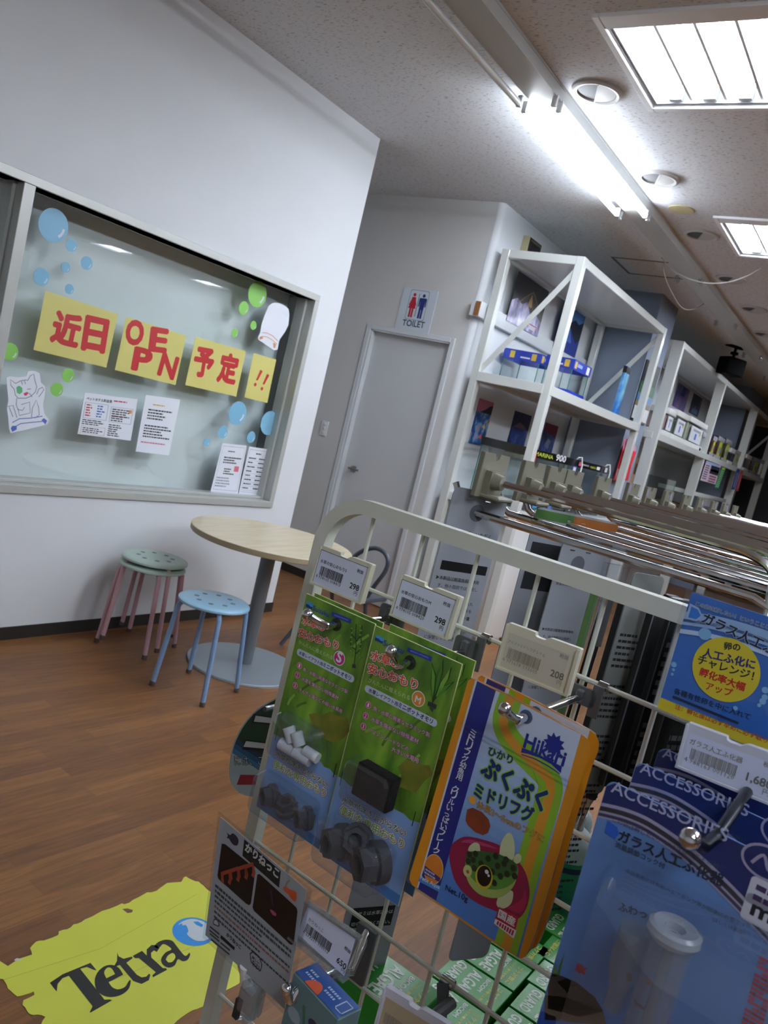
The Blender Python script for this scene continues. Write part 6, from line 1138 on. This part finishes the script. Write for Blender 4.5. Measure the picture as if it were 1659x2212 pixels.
# clear holder with price card, chrome hook and box below
D = .515; fr = rack(D, k4(1500, 300)); q = lambda *p: fr.px(k4(*p)); ql = lambda pts: [q(*p) for p in pts]
t = frthing('price_tag', 'clear plastic price holder reading 650 beside the laminated board', 'price tag', fr, 'price tags on the wire rack')
b = B(); b.prism(ql([(1085, -60), (1570, 265), (1445, 645), (945, 250)]), -.0005, .0022, 'clip_clear'); b.prism(ql([(945, 250), (1445, 645), (1440, 665), (942, 268)]), -.004, .003, 'clip_clear'); b.prism(ql([(1085, -60), (1570, 265), (1568, 285), (1083, -40)]), -.003, .003, 'clip_clear'); b.build('holder', t)
b = B(); cs = [(1108, -22), (1535, 282), (1432, 610), (1015, 232)]; b.ink(ql(cs), 16, 'label_white'); g = frac(fr, cs, k4)
b.text('かりねっこ', g(.10, .40), g(.42, .42), 18, INK, 0, 1); b.text('税抜', g(.86, .40), g(.99, .42), 18, INK, .01, .95); b.text('650', g(.80, .84), g(.985, .85), 18, P('#15161a'), .025, 1); b.text('円', g(.92, .96), g(.985, .965), 18, INK, 0, 1)
rn = random.Random(5); u = .1
while u < .62: w_ = rn.choice((.006, .006, .012, .018)); b.ink([g(u, .50), g(u + w_, .50), g(u + w_, .76), g(u, .76)], 18, INK); u += w_ + rn.choice((.005, .006, .011))
b.text('4 573211 190013', g(.08, .84), g(.62, .84), 18, INK, 0, 1, res=1); b.build('label_card', t)
fr = rack(.50, k4(1090, 700)); q = lambda *p: fr.px(k4(*p)); t = frthing('peg_hook', 'chrome peg hook with the clear price holder, lower left', 'hook', fr, 'chrome peg hooks on the wire rack')
a, e = q(1005, 672), fr.px(k4(1345, 580), .035); w2 = rack(.598, (795, 2010)); arm = fr.px((795, 2010), .098); arm0 = fr.px((757, 2100), .06)
b = B(); b.tube(spline([(e[0], .035, e[1]), (e[0] * .5, .016, e[1] * .5), (0, 0, 0), (-.004, -.003, -.004), (a[0] * .6, -.008, a[1] - .01), (a[0], -.012, a[1])], 5), .0042, 'chrome', 12); b.lathe([(.0052 * math.cos(rad(a)), .0052 * math.sin(rad(a))) for a in range(-90, 91, 15)], 'chrome', (a[0], -.012, a[1]), 16)
b.tube([(e[0], .035, e[1]), (arm0[0], .06, arm0[1]), (arm[0], .098, arm[1])], .0042, 'chrome', 12); b.build('prong', t)
b = B(); b.box(arm[0] - .011, arm[0] + .011, .094, .099, arm[1] - .05, arm[1] + .004, 'grey_plastic', .002); b.build('bracket', t)
# fish patterned box hanging on that hook
P1, P2, P3_, P4 = (634, 2099), (676, 2070), (775, 2168), (730, 2204)
zt = .862; A = rack(.495, P1).o; zt = A.z; B2, C3, D4 = (onz(p, zt) for p in (P2, P3_, P4))
ax = V((D4.x - A.x, D4.y - A.y, 0)); deg = math.degrees(math.atan2(ax.y, ax.x)); wd = ax.length; dp = V((B2.x - A.x, B2.y - A.y, 0)).length
t = thing('patterned_box', 'small box with blue top and fish pattern under the 650 price holder', 'box', A, deg); hb = .11
b = B(); b.box(0, wd, 0, dp, -hb, 0, mat('box_teal', '#5d7a80', .45, coat=.2), .0008, 1)
for x, z, r, mm in ((.012, -.03, .008, '#8f9ea6'), (.034, -.022, .006, '#2f2a4a'), (.05, -.05, .009, '#c0563a'), (.02, -.06, .006, '#a8447a'), (.03, -.085, .008, '#d07a4a')): b.ink(circ((min(wd - r - .001, x), z), r, 18, r * .7), 2, P(mm))
b.ink(stroke(spline([(.022, -.10), (.018, -.07), (.026, -.04), (.02, -.015)], 5), .003), 3, P('#3f6a4a')); b.build('carton', t)
b = B(); zz = .0006; b.add([(.001, .001, zz), (wd - .001, .001, zz), (wd - .001, dp - .001, zz), (.001, dp - .001, zz)], [(0, 1, 2, 3)], P('#1d4f9a', .4, 1))
[b.add([(wd * (u + .045 * i), dp * v, zz + .0003), (wd * (u + .045 * i + .03), dp * v, zz + .0003), (wd * (u + .045 * i + .03), dp * (v + .1), zz + .0003), (wd * (u + .045 * i), dp * (v + .1), zz + .0003)], [(0, 1, 2, 3)], P('#b7c6de')) for u, v, k_ in ((.1, .3, 5), (.1, .5, 4), (.5, .35, 5), (.48, .55, 6)) for i in range(k_)]
for a in ((.80, .96, .2, .24), (.80, .96, .7, .74), (.80, .82, .2, .74), (.94, .96, .2, .74)): b.add([(wd * a[0], dp * a[2], zz + .0003), (wd * a[1], dp * a[2], zz + .0003), (wd * a[1], dp * a[3], zz + .0003), (wd * a[0], dp * a[3], zz + .0003)], [(0, 1, 2, 3)], P('#b7c6de'))
b.add([(wd * .38 + .008 * math.cos(PI * i / 10), .0005 + .011 * math.sin(PI * i / 10), zz + .0004) for i in range(11)], [tuple(range(11))], P('#cf5a3a')); b.build('print', t)
# dark bracket arm at the bottom right of the mesh
fr = rack(.595, kf(1480, 1700)); q = lambda *p: fr.px(kf(*p)); t = frthing('peg_hook', 'dark grey hook bracket at the bottom, in front of the green boxes', 'hook', fr, 'chrome peg hooks on the wire rack')
b = B(); b.prism([q(*p) for p in ((1390, 1690), (1520, 1700), (1500, 1900), (1480, 2150), (1370, 2150), (1395, 1900))], -.006, -.002, 'grey_plastic'); b.build('bracket', t)
b = B(); e0, e1 = q(1560, 1930), q(1280, 2140); b.tube([(e0[0], -.004, e0[1]), (e0[0] - .002, -.02, e0[1] - .002), (e1[0], -.07, e1[1])], .005, 'grey_plastic', 10); b.build('prong', t)
B().tube([(-.006, 0, q(1450, 1690)[1]), (.006, 0, q(1450, 1690)[1])], .0045, 'steel', 12).build('clip', t)

# round sign hung behind the left post
fr = rack(.66, kd(690, 640)); q = lambda *p: fr.px(kd(*p)); t = frthing('swing_sign', 'rounded green and blue sign sticking out behind the left rack post', 'sign', fr)
lf = [(915, 120), (800, 182), (680, 270), (580, 385), (500, 530), (455, 670), (436, 850), (450, 960), (500, 1040), (570, 1090), (640, 1106), (700, 1104)]
Lp = [q(*p) for p in spline(lf, 3)]; cxm = Lp[-1][0] + .022; full = [tuple(p) for p in Lp] + [(2 * cxm - p[0], p[1]) for p in Lp[::-1]]
b = B(); b.prism(full, 0, .0015, P('#9fb2b4')); top = max(p[1] for p in full); bot = min(p[1] for p in full)
ins = [(cxm + (p[0] - cxm) * .965, (top + bot) / 2 + (p[1] - (top + bot) / 2) * .975) for p in full]
def band(z_hi, z_lo, mm, ly):
    lft = [p for p in ins[:len(Lp)] if z_lo <= p[1] <= z_hi]
    if len(lft) > 1: b.ink(lft + [(2 * cxm - p[0], p[1]) for p in lft[::-1]], ly, mm)
h_ = top - bot
band(top, bot + h_ * .44, P('#123a24'), 2)
for i in range(8): band(bot + h_ * (.47 - i * .045), bot + h_ * (.39 - i * .045), P(['#1c3f5c', '#2a5a80', '#3f7396', '#6a94ae', '#86a6b6', '#94aeb8', '#9bb3bb', '#9fb6bc'][i]), 3 + i)
for pts, mm, ly in (([(680, 285), (960, 330), (940, 395), (665, 380)], KBK, 12), ([(708, 302), (960, 340), (945, 385), (690, 362)], P('#b9c2c2'), 13), ([(600, 540), (900, 580), (900, 660), (572, 640)], KBK, 12), ([(612, 555), (900, 590), (900, 640), (585, 612)], P('#b9c2c2'), 13), ([(800, 600), (880, 380), (940, 390), (860, 610)], P('#b9c2c2'), 13), ([(555, 890), (740, 895), (712, 990), (518, 990)], P('#8f1d2c'), 12)): b.ink([q(*p) for p in pts], ly, mm)
b.text('には、ここに', q(498, 795), q(960, 795), 12, KBK, .05, .95); b.text('には、ここに', q(498, 795), q(960, 795), 13, P('#a9b6ba'), .0, .95); b.build('panel', t)
b = B(); b.tube([(cxm, .001, top - .01), (cxm, -.03, top + .004), (cxm, -.045, top + .004)], .003, 'grey_plastic', 8); b.build('arm', t)

# ---------------------------------------------------------------- floor sticker
ko = Z(0, 1780, 2.9625); g0 = onz(ko(800, 900), 0); fl = lambda x, y: (lambda p: (p.x - g0.x, p.y - g0.y))(onz(ko(x, y), 0))
OUTL = [(-60, 860), (0, 880), (50, 912), (90, 885), (130, 862), (205, 838), (192, 797), (230, 756), (280, 748), (370, 714), (375, 690), (430, 676), (470, 645), (520, 630), (560, 606), (610, 582), (700, 545), (780, 510), (800, 514), (850, 488), (940, 440), (1000, 430), (1060, 386), (1090, 378), (1160, 372), (1175, 345), (1190, 338), (1230, 360), (1270, 370), (1300, 395), (1330, 425), (1390, 470), (1440, 560), (1470, 700), (1500, 820), (1520, 920), (1545, 1000), (1500, 1040), (1455, 1062), (1300, 1170), (1230, 1195), (1160, 1240), (1110, 1285), (950, 1360), (700, 1430), (420, 1480), (250, 1440), (262, 1285), (290, 1237), (240, 1222), (200, 1222), (170, 1195), (143, 1160), (150, 1130), (220, 1096), (215, 1074), (170, 1092), (110, 1106), (90, 1090), (50, 1055), (40, 1025), (20, 995), (-60, 985)]
t = thing('floor_sticker', 'torn yellow floor sticker with black lettering and a blue round logo', 'sticker', (g0.x, g0.y, 0))
yel = mat('sticker_yellow', '#c9cc45', .5, var=.05, scale=7); TK = P('#14120f', .5); b = B(); fz = lambda pts, z, m_: b.add([(*fl(*p), z) for p in pts], [tuple(range(len(pts)))], m_)
rn = random.Random(3); o2 = []
for i, p in enumerate(OUTL):
    n_ = OUTL[(i + 1) % len(OUTL)]; o2.append(p)
    if 2 < i < 58: o2.append(((p[0] + n_[0]) / 2 + rn.uniform(-6, 6), (p[1] + n_[1]) / 2 + rn.uniform(-5, 5)))
pts = [fl(*p) for p in o2]; b.slab(pts, .0004, .0012, yel)
fz([(782, 547), (815, 543), (850, 553), (845, 568), (815, 573)], .0015, 'wood_floor'); fz([(88, 875), (105, 862), (145, 866), (110, 882)], .0015, P('#c9c9c4'))
z1_, z2_ = .0016, .0020
fz([(318, 1020), (400, 965), (578, 892), (618, 940), (600, 937), (555, 918), (512, 930), (668, 1128), (700, 1126), (718, 1131), (577, 1212), (574, 1206), (592, 1170), (440, 975), (400, 990), (368, 1028), (362, 1076)], z1_, TK)
fz(spline([(788, 968), (760, 925), (715, 905), (665, 915), (622, 955), (605, 1010), (620, 1070), (670, 1105), (730, 1110), (785, 1092), (825, 1055), (836, 1005), (822, 1010), (800, 1045), (755, 1062), (718, 1048), (694, 1016)], 3), z1_, TK); fz(spline([(735, 965), (712, 928), (685, 925), (665, 955), (680, 992)], 3), z2_, yel)
fz([(750, 826), (758, 850), (790, 866), (843, 852), (848, 862), (808, 892), (875, 968), (905, 985), (935, 980), (952, 962), (962, 968), (952, 1003), (905, 1027), (852, 1008), (812, 962), (765, 905), (738, 917), (730, 912), (748, 880)], z1_, TK)
fz([(848, 848), (908, 815), (938, 845), (938, 806), (968, 778), (1000, 778), (1020, 797), (1002, 822), (985, 812), (966, 828), (968, 858), (1042, 926), (1062, 926), (1068, 937), (978, 985), (974, 972), (996, 952), (888, 862), (862, 862)], z1_, TK)
fz(spline([(985, 786), (1010, 760), (1055, 744), (1100, 750), (1128, 782), (1172, 838), (1192, 846), (1210, 828), (1216, 840), (1200, 872), (1168, 882), (1138, 868), (1118, 908), (1080, 923), (1042, 905), (1030, 868), (1058, 826), (1096, 806), (1072, 782), (1042, 772), (1022, 792), (1000, 800)], 3), z1_, TK); fz(spline([(1060, 872), (1075, 845), (1106, 830), (1122, 855), (1102, 886), (1075, 890)], 3), z2_, yel)
cl, cr2 = fl(1102, 690), fl(1240, 800); cc = fl(1238, 690); R_ = (V(cl) - V(cc)).length
b.add([(p[0], p[1], z1_) for p in circ(cc, R_, 48)], [tuple(range(48))], P('#2a86d0', .45))
fz(spline([(1165, 655), (1190, 652), (1205, 690), (1195, 705), (1210, 725), (1250, 750), (1300, 752), (1340, 735), (1360, 700), (1340, 660), (1300, 628), (1240, 612), (1190, 618), (1150, 638), (1140, 650), (1165, 640)], 3), z2_, P('#c3ccd2')); fz([(1235, 630), (1265, 628), (1300, 650), (1290, 665), (1255, 650)], z2_ + .0003, P('#2a86d0', .45))
for a, e in (((20, 1000), (640, 800)), ((640, 800), (1260, 450)), ((520, 1085), (1300, 760))): fz([(a[0], a[1]), (e[0], e[1]), (e[0], e[1] + 3), (a[0], a[1] + 3)], z1_ - .0002, P('#a9a83c'))
b.build('sticker_sheet', t)
